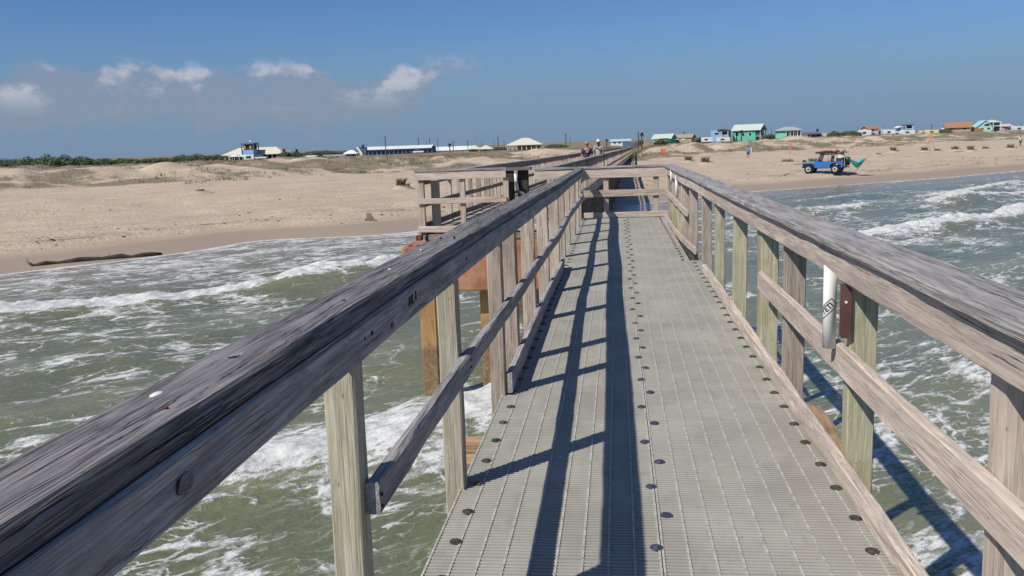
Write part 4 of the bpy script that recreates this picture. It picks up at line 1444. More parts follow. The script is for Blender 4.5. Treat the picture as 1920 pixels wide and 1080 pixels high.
def person(loc, rz, label, hgt, skin, shirt, shorts, cap, capcol, extras=None, step=0.0, group=None):
    s = hgt / 1.72
    e = empty('person', loc, rz, label, 'person', group)
    S = lambda p: tuple(c * s for c in p)
    st = step
    J = [((0, 0, .94), (.135, .105)), ((0, 0, 1.10), (.125, .10)), ((0, .01, 1.28), (.155, .11)), ((0, .01, 1.42), (.09, .075)), ((0, 0, 1.50), (.052, .055)),
         ((0, -.01, 1.565), (.07, .085)), ((0, -.015, 1.63), (.076, .094)), ((0, -.005, 1.69), (.062, .075)),
         ((.17, .01, 1.39), .06), ((.225, .03, 1.13), .045), ((.235, -.05 - st * .3, .90), .033), ((.232, -.085 - st * .3, .82), (.022, .038)),
         ((-.17, .01, 1.39), .06), ((-.225, .03, 1.13), .045), ((-.235, -.05 + st * .3, .90), .033), ((-.232, -.085 + st * .3, .82), (.022, .038)),
         ((.09, 0, .86), .095), ((.10, -.03 + st, .49), .06), ((.10, .03 + st * 1.3, .09), .042), ((.11, -.06 + st * 1.3, .035), (.042, .032)), ((.115, -.17 + st * 1.3, .028), (.036, .022)),
         ((-.09, 0, .86), .095), ((-.10, -.03 - st, .49), .06), ((-.10, .03 - st * 1.3, .09), .042), ((-.11, -.06 - st * 1.3, .035), (.042, .032)), ((-.115, -.17 - st * 1.3, .028), (.036, .022))]
    E = [(0, 1), (1, 2), (2, 3), (3, 4), (4, 5), (5, 6), (6, 7), (3, 8), (8, 9), (9, 10), (10, 11), (3, 12), (12, 13), (13, 14), (14, 15),
         (0, 16), (16, 17), (17, 18), (18, 19), (19, 20), (0, 21), (21, 22), (22, 23), (23, 24), (24, 25)]
    Js = [(S(p), tuple(c * s for c in r) if isinstance(r, tuple) else r * s) for p, r in J]
    me = skin_mesh(Js, E, 0, 2)
    # fingers, thumbs, nose and ears joined to the one body surface
    mb = MB()
    for sgn, hi in ((1, 11), (-1, 15)):
        hx, hy, hz = J[hi][0]
        for k, (oy, L) in enumerate(((-.026, .068), (-.009, .078), (.009, .072), (.025, .056))):
            mb.tube([S((hx, hy + oy, hz - .01)), S((hx - sgn * .004, hy + oy - .004, hz - .035 - L * .4)), S((hx - sgn * .016, hy + oy - .012, hz - .035 - L))], [.0095 * s, .0085 * s, .006 * s], 6)
        mb.tube([S((hx, hy - .025, hz + .02)), S((hx - sgn * .015, hy - .05, hz - .005)), S((hx - sgn * .02, hy - .056, hz - .04))], [.011 * s, .0095 * s, .007 * s], 6)
    mb.tube([S((0, -.10, 1.635)), S((0, -.125, 1.60)), S((0, -.10, 1.592))], [.009 * s, .016 * s, .008 * s], 6)
    for sgn in (1, -1):
        mb.ellipsoid(S((sgn * .078, .005, 1.615)), S((.012, .022, .032)), 7, 4)
    bm = bmesh.new(); bm.from_mesh(me)
    tmp = mb.mesh('tmp', True); bm.from_mesh(tmp); bm.to_mesh(me); bm.free()
    me.polygons.foreach_set('use_smooth', [True] * len(me.polygons))
    link('body', me, skin, e)
    for sgn in (1, -1):
        mb = MB(); mb.ellipsoid(S((sgn * .032, -.098, 1.632)), S((.013, .008, .008)), 7, 4); mb.build('eye', M['eye'], e)
    mb = MB(); mb.ellipsoid(S((0, -.098, 1.562)), S((.024, .008, .006)), 8, 4); mb.build('mouth', cloth('lips', (0.25, .09, .07)), e)
    # clothes: same joints, a little fuller
    def sub(ids, grow, over=None):
        mp = {j: i for i, j in enumerate(ids)}
        jj = []
        for j in ids:
            p, r = (over or {}).get(j, J[j])
            r = r if isinstance(r, tuple) else (r, r)
            jj.append((S(p), tuple((c + grow) * s for c in r)))
        return skin_mesh(jj, [(mp[a], mp[b]) for a, b in E if a in mp and b in mp], 0, 2)
    sl = {9: ((.215, .02, 1.20), .066), 13: ((-.215, .02, 1.20), .066), 0: ((0, 0, .90), (.155, .125)), 4: ((0, .005, 1.455), (.06, .06))}
    link('t_shirt', sub([0, 1, 2, 3, 8, 9, 12, 13], 0.016, sl), shirt, e)
    pk = {17: ((.10, -.02 + st * .85, .52), .085), 22: ((-.10, -.02 - st * .85, .52), .085), 0: ((0, 0, .96), (.135, .11))}
    link('shorts', sub([0, 16, 17, 21, 22], 0.012, pk), shorts, e)
    mb = MB(); mb.ellipsoid(S((0, .012, 1.655)), S((.086, .10, .082)), 12, 6); mb.build('hair', M['hair'], e, True)
    if cap:
        mb = MB()
        n = 14
        vs = []
        for (zz, k) in ((1.655, 1.0), (1.70, .97), (1.735, .78), (1.755, .42), (1.76, .05)):
            for i in range(n):
                a = 6.283 * i / n
                vs.append(S((math.sin(a) * .094 * k, -.003 - math.cos(a) * .108 * k, zz)))
        mb.add(vs, [(j * n + i, j * n + (i + 1) % n, (j + 1) * n + (i + 1) % n, (j + 1) * n + i) for j in range(4) for i in range(n)])
        cp = mb.build('cap', capcol, e, True)
        mb = MB()
        vs = []
        for zz in (0, -.008):
            for a in np.linspace(-1.25, 1.25, 9):
                vs.append(S((math.sin(a) * .092, -.003 - math.cos(a) * .106, 1.664 + zz)))
            for a in np.linspace(-1.25, 1.25, 9):
                vs.append(S((math.sin(a) * .085, -.03 - math.cos(a) * .17, 1.650 + zz)))
        fs = []
        for i in range(8):
            fs += [(i, i + 1, 10 + i, 9 + i), (18 + i, 27 + i, 28 + i, 19 + i), (9 + i, 10 + i, 28 + i, 27 + i)]
        mb.add(vs, fs); mb.build('peak', capcol, cp, True)
    if extras:
        extras(e, S)
    return e


for f in [cloth('shirt_plum', (.055, .03, .075)), cloth('shirt_grey', (.36, .36, .35)), cloth('shorts_grey', (.25, .25, .23)), cloth('shorts_dark', (.035, .037, .04)),
          cloth('cap_pink', (.50, .22, .19)), cloth('cap_white', (.72, .70, .68)), cloth('shirt_blue', (.10, .25, .55)), cloth('towel_blue', (.30, .55, .85)), cloth('shirt_white', (.6, .6, .58))]:
    M[f.name] = f


def p1x(e, S):
    mb = MB(); mb.box(-.055, .055, -.136, -.128, 1.24, 1.33)
    o = mb.build('shirt_print', cloth('print_pale', (.35, .32, .42)), e)
    mb = MB(); mb.box(-.085, .085, -.112, -.095, 1.615, 1.645); mb.build('sunglasses', M['black'], e)


def p2x(e, S):
    mb = MB(); mb.box(-.085, .085, -.112, -.094, 1.615, 1.645); mb.build('sunglasses', M['black'], e)
    mb = MB(); mb.tube([(-.17, -.10, 1.44), (.0, -.142, 1.38), (.14, -.14, 1.22), (.19, -.05, 1.02)], .022, 6); mb.build('strap', M['black'], e)
    mb = MB(); mb.ellipsoid((0, -.085, 1.545), (.06, .045, .05), 9, 5); mb.build('beard', M['hair'], e, True)
    mb = MB(); mb.ellipsoid((.27, .02, 1.0), (.07, .13, .13), 9, 5); mb.build('shoulder_bag', M['black'], e, True)


person((sight(1100, 39.5), 39.5, pz(39.5)), 0.15, 'person in a plum t-shirt and pink cap walking on the timber pier', 1.68, M['skin'], M['shirt_plum'], M['shorts_grey'], True, M['cap_pink'], p1x, 0.10, 'people on the pier')
person((sight(1122, 47.5), 47.5, pz(47.5)), -0.1, 'person in a grey t-shirt and white cap walking on the timber pier', 1.82, M['skin2'], M['shirt_grey'], M['shorts_dark'], True, M['cap_white'], p2x, -0.10, 'people on the pier')


def p3x(e, S):
    mb = MB(); mb.add([(-.45, -.16, 1.30), (-.12, -.2, 1.34), (-.1, -.22, .78), (-.42, -.18, .72), (-.45, -.20, 1.30), (-.12, -.24, 1.34), (-.1, -.26, .78), (-.42, -.22, .72)],
                      [(0, 1, 2, 3), (7, 6, 5, 4), (0, 4, 5, 1), (1, 5, 6, 2), (2, 6, 7, 3), (3, 7, 4, 0)])
    mb.build('towel', M['towel_blue'], e)


x3, y3 = sight(1403, 118.0), 118.0
person((x3, y3, tz(x3, y3)), 2.4, 'person in blue holding a pale towel on the beach left of the blue car', 1.60, M['skin2'], M['shirt_blue'], M['shorts_dark'], False, None, p3x, 0.06)
x4, y4 = sight(1915, 150.0), 150.0
person((x4, y4, tz(x4, y4)), 0.3, 'distant person in a white top on the sand at the right edge', 1.7, M['skin2'], M['shirt_white'], M['shorts_dark'], False, None, None, 0.05)

# ================================================================== off-road car with roof rack, and the hammock slung from it
jx, jy = 20.3, 90.0
jz = tz(jx, jy)
JR = math.radians(152)
jeep = empty('offroad_car', (jx, jy, jz), JR, 'blue open-sided off-road car with loaded roof rack and rear spare wheel parked on the sand', 'car')
blue = plain('car_paint_blue', (0.028, 0.135, 0.42), 0.4, 0.15, 5)
blued = plain('car_paint_hood_faded', (0.13, 0.25, 0.38), 0.5, 0.08, 3)
tyre_m = plain('tyre_rubber', (0.02, 0.02, 0.02), 0.85)
rim_m = plain('wheel_rim_white', (0.42, 0.41, 0.39), 0.5, 0.25)
glass_m = plain('dark_glass', (0.02, 0.025, 0.03), 0.1)
blackm = plain('black_trim', (0.018, 0.018, 0.02), 0.6)
# local frame: +x forwards, y left, z up
W = 0.78
mb = MB()
prof = [(-1.75, 0.55), (-1.75, 1.12), (0.55, 1.12), (0.62, 1.20), (0.95, 1.20), (0.95, 0.55), (0.55, 0.50), (-0.55, 0.50), (-0.62, 0.78), (-0.85, 0.92), (-1.22, 0.92), (-1.45, 0.78), (-1.5, 0.55)]
mb.prism(prof, -W, W)
mb.build('body_tub', blue, jeep)
mb = MB(); mb.prism([(0.95, 0.62), (0.95, 1.185), (1.85, 1.09), (1.90, 0.95), (1.90, 0.62)], -0.60, 0.60); mb.build('bonnet', blued, jeep)
mb = MB()
for sg in (1, -1):
    a, b = sorted((sg * 0.52, sg * 0.86))
    mb.prism([(0.92, 0.72), (1.12, 0.96), (1.95, 0.96), (2.02, 0.84), (1.93, 0.90), (1.15, 0.90), (0.98, 0.70)], a, b)
    mb.prism([(-0.52, 0.72), (-0.75, 0.98), (-1.32, 0.98), (-1.60, 0.72), (-1.52, 0.70), (-1.28, 0.92), (-0.80, 0.92), (-0.60, 0.70)], *sorted((sg * 0.77, sg * 0.90)))
mb.build('fenders', blackm, jeep)
mb = MB(); mb.box(1.903, 1.93, -0.55, 0.55, 0.62, 1.05); g = mb.build('grille', blue, jeep)
mb = MB()
for i in range(7):
    mb.box(1.931, 1.938, -0.27 + i * 0.09 - 0.025, -0.27 + i * 0.09 + 0.025, 0.70, 0.98)
mb.build('grille_slots', blackm, g)
for sg in (1, -1):
    mb = MB(); mb.tube([(1.93, sg * 0.42, 0.88), (1.965, sg * 0.42, 0.88)], [0.09, 0.085], 14); mb.build('headlight', rim_m, jeep)
mb = MB(); mb.box(2.0, 2.14, -0.75, 0.75, 0.52, 0.68); mb.box(2.05, 2.2, -0.25, 0.25, 0.68, 0.88); mb.build('front_bumper_winch', blackm, jeep)
mb = MB(); mb.tube([(2.08, -0.5, 0.68), (2.12, -0.5, 1.1), (2.12, 0.5, 1.1), (2.08, 0.5, 0.68)], 0.035, 8); mb.build('bull_bar', blackm, jeep, True)
for sg in (0.3, -0.3):
    mb = MB(); mb.tube([(2.10, sg, 1.19), (2.2, sg, 1.19)], [0.10, 0.11], 12); mb.build('spot_lamp', blackm, jeep)
mb = MB(); mb.box(-1.98, -1.80, -0.76, 0.76, 0.50, 0.64); mb.build('rear_bumper', blackm, jeep)
# windscreen
mb = MB(); mb.bar((0.62, -0.74, 1.2), (0.40, -0.70, 1.83), 0.06, 0.06); mb.bar((0.62, 0.74, 1.2), (0.40, 0.70, 1.83), 0.06, 0.06)
mb.bar((0.40, -0.72, 1.83), (0.40, 0.72, 1.83), 0.06, 0.07); mb.bar((0.62, -0.72, 1.22), (0.62, 0.72, 1.22), 0.06, 0.07)
wf = mb.build('windscreen_frame', blue, jeep)
mb = MB(); mb.add([(0.605, -0.70, 1.25), (0.605, 0.70, 1.25), (0.405, 0.68, 1.81), (0.405, -0.68, 1.81), (0.595, -0.70, 1.25), (0.595, 0.70, 1.25), (0.395, 0.68, 1.81), (0.395, -0.68, 1.81)],
                  [(0, 1, 2, 3), (7, 6, 5, 4), (0, 4, 5, 1), (1, 5, 6, 2), (2, 6, 7, 3), (3, 7, 4, 0)]); mb.build('pane', glass_m, wf)
mb = MB()
for sg in (1, -1):
    mb.tube([(-0.35, sg * 0.66, 1.0), (-0.35, sg * 0.64, 1.80), (-1.45, sg * 0.64, 1.80), (-1.70, sg * 0.66, 1.05)], 0.035, 8)
    mb.tube([(-0.35, sg * 0.64, 1.78), (0.42, sg * 0.66, 1.80)], 0.03, 8)
mb.tube([(-0.35, -0.64, 1.8), (-0.35, 0.64, 1.8)], 0.035, 8); mb.tube([(-1.45, -0.64, 1.8), (-1.45, 0.64, 1.8)], 0.035, 8)
mb.build('roll_cage', blackm, jeep, True)
for sy in (0.33, -0.33):
    mb = MB(); mb.box(-0.55, -0.1, sy - 0.24, sy + 0.24, 0.95, 1.18); mb.add([(-0.55, sy - .22, 1.15), (-0.42, sy - .22, 1.15), (-0.55, sy - .2, 1.68), (-0.65, sy - .2, 1.68), (-0.55, sy + .22, 1.15), (-0.42, sy + .22, 1.15), (-0.55, sy + .2, 1.68), (-0.65, sy + .2, 1.68)],
                                                                                   [(0, 1, 2, 3), (7, 6, 5, 4), (0, 4, 5, 1), (1, 5, 6, 2), (2, 6, 7, 3), (3, 7, 4, 0)]); mb.build('seat', M['shorts_grey'], jeep)
mb = MB(); mb.box(-1.68, -1.12, -0.74, 0.74, 1.122, 1.45); mb.build('cargo_boxes', M['shorts_dark'], jeep)
mb = MB()
for sg in (1, -1):
    a, b = sorted((sg * 0.70, sg * 0.735))
    mb.prism([(-1.73, 1.125), (-1.30, 1.125), (-1.30, 1.78), (-1.55, 1.78)], a, b)
mb.build('soft_side_panel', M['shirt_white'], jeep)
for sg in (1, -1):
    a, b = sorted((sg * 0.781, sg * 0.80))
    mb = MB(); mb.box(0.0, 0.55, a, b, 0.62, 1.10); d = mb.build('door', blue, jeep)
    a, b = sorted((sg * 0.801, sg * 0.82))
    mb = MB(); mb.box(0.06, 0.16, a, b, 0.98, 1.01); mb.build('handle', blackm, d)


def wheel(x, y, z, spin_axis='y', name='wheel', R=0.40, w=0.26):
    a = Vector((0, 1, 0)) if spin_axis == 'y' else Vector((1, 0, 0))
    c = Vector((x, y, z))
    mb = MB()
    mb.tube([c - a * w / 2, c - a * w * 0.38, c + a * w * 0.38, c + a * w / 2], [R * 0.9, R, R, R * 0.9], 22)
    t = mb.build(name, tyre_m, jeep, True)
    mb = MB(); mb.tube([c - a * (w / 2 + 0.012), c + a * (w / 2 + 0.012)], R * 0.58, 16)
    rm = mb.build('rim', rim_m, t)
    mb = MB(); mb.tube([c - a * (w / 2 + 0.03), c + a * (w / 2 + 0.03)], R * 0.24, 10); mb.build('hub', blackm, t)


for x in (1.48, -1.05):
    for sg in (1, -1):
        wheel(x, sg * 0.74, 0.385)
wheel(-2.02, -0.18, 1.12, 'x', 'spare_wheel')
mb = MB(); mb.box(-1.2, -0.9, -0.6, 0.6, 0.32, 0.46); mb.box(1.35, 1.6, -0.6, 0.6, 0.32, 0.46); mb.box(-1.7, 1.85, -0.3, 0.3, 0.44, 0.55); mb.build('chassis', blackm, jeep)
# roof rack
mb = MB()
for sg in (-0.72, -0.24, 0.24, 0.72):
    mb.bar((-1.75, sg, 1.90), (0.85, sg, 1.90), 0.04, 0.05)
for i in range(9):
    mb.bar((-1.75 + i * 0.325, -0.74, 1.925), (-1.75 + i * 0.325, 0.74, 1.925), 0.04, 0.03)
for sg in (-0.74, 0.74):
    mb.bar((-1.75, sg, 2.03), (0.85, sg, 2.03), 0.03, 0.04)
    for x in (-1.7, -1.0, -0.3, 0.4, 0.8):
        mb.bar((x, sg, 1.9), (x, sg, 2.03), 0.03, 0.03)
    for x in (-1.5, 0.38):
        mb.bar((x, sg * 0.92, 1.78), (x, sg * 0.92, 1.9), 0.05, 0.05)
mb.build('roof_rack', blackm, jeep)
for sg in (1, -1):
    mb = MB(); mb.tube([(-1.86, sg * 0.6, 0.62), (-1.88, sg * 0.6, 2.1)], 0.03, 8); mb.build('rod_holder', rim_m, jeep)
redm = plain('red_fabric', (0.55, 0.03, 0.04), 0.7, 0.2)
tanm = plain('tan_canvas', (0.42, 0.34, 0.22), 0.8, 0.2)


def on_car(name, label, cat, build, loc, grp='luggage on the roof rack'):
    p = Matrix.Translation((jx, jy, jz)) @ Matrix.Rotation(JR, 4, 'Z') @ Vector(loc)
    e = empty(name, p, JR, label, cat, grp)
    build(e)
    return e


def l1(e):
    mb = MB(); mb.prism([(-1.0, 0.0), (-0.95, 0.12), (-0.2, 0.20), (0.75, 0.13), (1.0, 0.02)], -0.35, 0.35); mb.build('shell', M['dark'][0], e)
    mb = MB(); mb.box(-0.55, 0.35, -0.30, 0.30, 0.185, 0.235); mb.build('red_cover', redm, e)


def l2(e):
    mb = MB(); mb.ellipsoid((0, 0, 0.16), (0.22, 0.26, 0.15), 12, 7); mb.build('bag', redm, e, True)
    mb = MB(); mb.tube([(-0.1, 0, 0.32), (0, 0, 0.40), (0.1, 0, 0.32)], 0.025, 6); mb.build('handle', redm, e)


def l3(e):
    mb = MB(); mb.tube([(0, -0.6, 0.13), (0, 0.6, 0.13)], 0.12, 12); mb.build('roll', tanm, e, True)
    mb = MB(); mb.tube([(0, -0.3, 0.13), (0, -0.27, 0.13)], 0.127, 12); mb.tube([(0, 0.27, 0.13), (0, 0.3, 0.13)], 0.127, 12); mb.build('straps', blackm, e)


on_car('roof_box', 'long dark roof load with a red cover at the front of the blue off-roader', 'luggage', l1, (0.05, 0.1, 1.945))
on_car('red_bag', 'bright red bag on the rear half of the roof rack', 'bag', l2, (-1.05, 0.25, 1.945))
on_car('canvas_roll', 'tan canvas roll strapped across the rear end of the roof rack', 'bedroll', l3, (-1.55, 0.0, 1.945))

# hammock between the rear of the car and a leaning pole
hm = empty('hammock', (0, 0, 0), 0, 'teal fabric hammock slung behind the blue off-road car', 'hammock')
teal = plain('hammock_teal', (0.03, 0.36, 0.33), 0.75, 0.15, 8)
rear = Matrix.Translation((jx, jy, jz)) @ Matrix.Rotation(JR, 4, 'Z') @ Vector((-2.0, 0.3, 1.35))
polep = Vector((jx + 2.55, jy - 0.9, tz(jx + 2.55, jy - 0.9)))
top = polep + Vector((1.0, -0.1, 1.75))
hm.location = polep + (rear - polep) * 0.5; hm.location.z = tz(hm.location.x, hm.location.y)
a0 = rear + (top - rear) * 0.10; a1 = rear + (top - rear) * 0.92
vs, n, m = [], 15, 7
side = (top - rear).cross(Vector((0, 0, 1))).normalized()
for layer in (0, 1):
    for i in range(n):
        f = i / (n - 1)
        wd = 0.06 + 0.52 * math.sin(math.pi * f) ** 0.7
        c = a0.lerp(a1, f) + Vector((0, 0, -0.95 * (1 - abs(2 * f - 1) ** 1.35)))
        for j in range(m):
            g = j / (m - 1) * 2 - 1
            vs.append(c + side * wd * g * 0.8 + Vector((0, 0, 0.50 * (g * g) * math.sin(math.pi * f) - layer * 0.012)))
fs = []
for i in range(n - 1):
    for j in range(m - 1):
        q_ = (i * m + j, i * m + j + 1, (i + 1) * m + j + 1, (i + 1) * m + j)
        fs += [q_, tuple(k + n * m for k in reversed(q_))]
mb = MB(); mb.add(vs, fs); mb.build('sling', teal, hm, True, True)
mb = MB(); mb.tube([rear, a0], 0.02, 6); mb.tube([a1, top], 0.02, 6); mb.build('cord', M['white'], hm, True, True)
mb = MB(); mb.tube([rear + Vector((0, 0, -0.75)), polep + Vector((0, 0, 0.42)), top + Vector((0.1, -0.01, 0.12))], 0.03, 8); mb.build('hitch_arm', M['pier'][2], hm, True, True)

# ================================================================== signs on the dunes
orange_m = plain('sign_orange', (0.72, 0.13, 0.05), 0.6, 0.1)
salmon = plain('sign_faded_salmon', (0.55, 0.25, 0.18), 0.7, 0.1)
x, y = sight(1243, 126), 126.0
e = empty('warning_sign', (x, y, tz(x, y)), 0, 'bright orange warning board on a post just right of the pier', 'sign')
zc = zat(1243, 283, 126) - tz(x, y)
mb = MB(); mb.tube([(0, 0, -0.5), (0, 0, zc + 0.3)], 0.05, 8); mb.build('post', M['pier'][2], e)
mb = MB(); mb.box(-0.34, 0.34, -0.085, -0.055, zc - 0.32, zc + 0.32); bd = mb.build('board', orange_m, e)
mb = MB(); mb.box(-0.2, 0.2, -0.091, -0.086, zc + 0.08, zc + 0.14); mb.box(-0.2, 0.2, -0.091, -0.086, zc - 0.10, zc - 0.05); mb.build('pale_bars', salmon, bd)
for px, yd, h, lab in ((1482, 128, 1.7, 'faded salmon marker post with a small board left of the blue car'),
                       (1745, 150, 2.0, 'faded orange splayed marker frame on the dunes of the right beach')):
    x = sight(px, yd)
    e = empty('marker_sign', (x, yd, tz(x, yd)), 0, lab, 'sign')
    mb = MB(); mb.tube([(0, 0, -0.3), (0, 0, h)], 0.06, 8)
    if px > 1700:
        mb.tube([(-0.75, 0, -0.3), (0, 0, h * 0.8)], 0.05, 6); mb.tube([(0.85, 0, -0.3), (0, 0, h * 0.8)], 0.05, 6)
    mb.build('post', salmon, e)
    mb = MB(); mb.box(-0.3, 0.3, -0.10, -0.065, h - 0.45, h + 0.05); mb.build('board', salmon, e)

# ================================================================== vegetation inland
M['leaf'] = plain('leaf_dark_green', (0.085, 0.118, 0.05), 0.75, 0.4, 0.6)
M['leaf2'] = plain('leaf_olive', (0.075, 0.085, 0.035), 0.7, 0.4, 0.6)
M['palmleaf'] = plain('palm_frond', (0.045, 0.058, 0.028), 0.7, 0.4, 1.2)
M['bark'] = plain('bark', (0.10, 0.08, 0.06), 0.9, 0.3, 4)


def leaf_cluster(mb, c, r, n, size, rnd):
    for i in range(n):
        while True:
            p = Vector((rnd.uniform(-1, 1), rnd.uniform(-1, 1), rnd.uniform(-1, 1)))
            if 0.35 < p.length < 1:
                break
        nrm = (p.normalized() + Vector((rnd.uniform(-.7, .7), rnd.uniform(-.7, .7), rnd.uniform(-.3, .9)))).normalized()
        a = nrm.orthogonal().normalized(); a.rotate(Matrix.Rotation(rnd.random() * 6.28, 3, nrm)); b = nrm.cross(a)
        q = Vector((c[0] + p.x * r[0], c[1] + p.y * r[1], c[2] + p.z * r[2]))
        s_ = size * rnd.uniform(0.6, 1.3)
        mb.add([q - a * s_, q + b * s_ * .5, q + a * s_, q - b * s_ * .5], [(0, 1, 2, 3)])


def tree(px0, px1, pytop, yd, label, group, name='tree', leaf='leaf', seed=0, base=None, dens=1.0):
    rnd = random.Random(seed)
    xc = sight((px0 + px1) / 2, yd)
    w = abs(sight(px1, yd) - sight(px0, yd))
    zb = tz(xc, yd)
    h = max(1.5, zat((px0 + px1) / 2, pytop, yd) - zb)
    e = empty(name, (xc, yd, zb), 0, label, 'tree' if name == 'tree' else 'bush', group)
    mb = MB()
    lobes = []
    nl = max(3, int(w / h * 2.0) + 2)
    for i in range(nl):
        fx = (i + 0.5) / nl * 2 - 1
        hh = h * (1 - 0.45 * abs(fx) ** 2.2) * rnd.uniform(0.82, 1.0)
        rx_ = w / nl * rnd.uniform(0.8, 1.15) + h * 0.12
        lobes.append(((fx * w * 0.46, rnd.uniform(-.3, .3) * w * 0.4, hh - hh * 0.36), (rx_, rx_, hh * 0.38)))
        lobes.append(((fx * w * 0.46 + rnd.uniform(-.1, .1) * w, rnd.uniform(-.4, 0) * w * 0.4, hh * 0.36), (rx_ * 1.1, rx_, hh * 0.36)))
    for c, r in lobes:
        leaf_cluster(mb, c, r, int(230 * dens), max(0.20, h * 0.065), rnd)
    mb.build('crown', M[leaf], e)
    mb = MB()
    for i in range(max(1, nl // 2)):
        fx = (i + 0.5) / max(1, nl // 2) * 2 - 1
        mb.tube([(fx * w * .4, 0, -0.5), (fx * w * .42 + .1, 0, h * .35), (fx * w * .44, .1, h * .7)], [0.05 * h, 0.035 * h, 0.012 * h], 6)
    mb.build('trunk', M['bark'], e)
    return e


TG = 'trees behind the left dunes'
TREES = [(-40, 55, 296, 330, 'low dark tree belt at the far left edge'), (38, 67, 290.5, 300, 'small round dark tree at the left end, before the twin domed trees'), (66, 108, 287.5, 290, 'left domed tree of the dense pair on the left skyline'),
         (104, 140, 288.5, 292, 'right domed tree of the dense pair on the left skyline'), (136, 172, 289.0, 300, 'sloping tree right of the dense domed pair'),
         (165, 215, 295, 315, 'low spreading tree before the bare gap on the left skyline'), (205, 262, 295.5, 335, 'low thin trees in the middle of the left skyline'),
         (255, 330, 294.5, 345, 'low belt of trees rising towards the wooded knoll'), (318, 362, 288.5, 340, 'left crown of the wooded knoll'),
         (352, 388, 286.5, 345, 'highest crown of the wooded knoll left of the pavilion'), (380, 432, 288, 350, 'crown right of the knoll, next to the pavilion roof'),
         (560, 640, 280.5, 480, 'far pale green tree line between the pavilion and the kiosk'), (618, 700, 280.5, 470, 'far trees behind the white kiosk')]
for i, (a, b, t_, yd, lab) in enumerate(TREES):
    tree(a, b, t_, yd, lab, TG, 'tree', 'leaf' if i < 11 else 'leaf2', 300 + i, dens=1.0 if i < 8 else 0.8)
BG = 'bushes between the houses'
BUSH = [(524, 545, 280, 318, 'dark bush right beside the pavilion wall'), (540, 562, 281, 322, 'dark scrub behind the parked cars near the pavilion'), (918, 952, 277.5, 330, 'low scrub left of the large pavilion'),
        (1020, 1062, 272, 330, 'low scrub right of the large pavilion'), (1302, 1324, 256, 290, 'dark bush left of the blue house'), (1430, 1458, 250, 330, 'brown scrub between the two green houses'),
        (1553, 1576, 245, 285, 'rounded green bush, left of the pair on the right skyline'), (1574, 1614, 243.5, 285, 'wider green bush, right of the pair on the right skyline'),
        (1228, 1250, 261, 260, 'low scrub in front of the green and cream house'), (1762, 1782, 240, 300, 'dark bush at the left end of the brown-roofed house')]
for i, (a, b, t_, yd, lab) in enumerate(BUSH):
    tree(a, b, t_, yd, lab, BG, 'bush', 'leaf2' if i in (6, 7, 8) else 'leaf', 400 + i, dens=0.7)


def palm(px, pytop, yd, label, seed, spread=1.6):
    rnd = random.Random(seed)
    x = sight(px, yd); zb = tz(x, yd); h = zat(px, pytop, yd) - zb - spread * 0.25
    e = empty('palm_tree', (x, yd, zb), 0, label, 'palm tree', 'palm trees among the houses')
    mb = MB(); mb.tube([(0, 0, -0.5), (0.05, 0, h * .5), (0.1, 0, h)], [0.24, 0.18, 0.16], 8); mb.build('trunk', M['bark'], e, True)
    mb = MB()
    for k in range(22):
        a = k * 2.399; el = rnd.uniform(-0.5, 1.2)
        L = spread * rnd.uniform(0.8, 1.1)
        prev = Vector((0.1, 0, h))
        d = Vector((math.cos(a) * math.cos(el), math.sin(a) * math.cos(el), math.sin(el)))
        s_ = Vector((-math.sin(a), math.cos(a), 0))
        for j in range(3):
            nx = prev + d * L / 3
            w0, w1 = (0.22, 0.30, 0.16, 0.0)[j:j + 2]
            mb.add([prev - s_ * w0, prev + s_ * w0, nx + s_ * w1, nx - s_ * w1], [(0, 1, 2, 3)])
            prev = nx; d = (d + Vector((0, 0, -0.45))).normalized()
    mb.build('crown', M['palmleaf'], e)


for i, (px, pt, yd, sp, lab) in enumerate([(532, 281, 315, 1.5, 'palm left of two beside the pavilion end'), (556, 282, 330, 1.5, 'palm right of two beside the pavilion end'), (680, 274, 340, 1.7, 'palm at the left end of the long blue building'),
                                           (843, 271, 330, 1.6, 'round-headed palm standing before the long white roof'), (1137, 262, 300, 0.9, 'small palm behind the walkers on the pier'), (1203, 251, 260, 1.1, 'slender palm at the far end of the pier'),
                                           (1381, 249, 285, 1.1, 'left palm in front of the green gabled house'), (1390, 246, 285, 1.0, 'right palm in front of the green gabled house'), (1532, 243, 330, 0.9, 'small palm above the dark shed')]):
    palm(px, pt, yd, lab, 500 + i, sp)

# ================================================================== buildings
def paint(name, c, rough=0.7):
    return plain(name, c, rough, 0.07, 1.5)


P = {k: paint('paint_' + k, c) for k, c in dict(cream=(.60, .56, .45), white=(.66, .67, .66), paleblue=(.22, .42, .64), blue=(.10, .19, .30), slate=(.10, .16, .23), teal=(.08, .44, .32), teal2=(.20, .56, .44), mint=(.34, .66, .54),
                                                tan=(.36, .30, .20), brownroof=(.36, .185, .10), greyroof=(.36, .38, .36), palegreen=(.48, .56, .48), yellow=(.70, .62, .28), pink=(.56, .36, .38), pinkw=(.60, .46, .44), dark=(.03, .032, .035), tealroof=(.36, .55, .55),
                                                orange=(.55, .28, .08), deckw=(.42, .36, .28), purpleroof=(.13, .115, .16), olive=(.26, .245, .16)).items()}


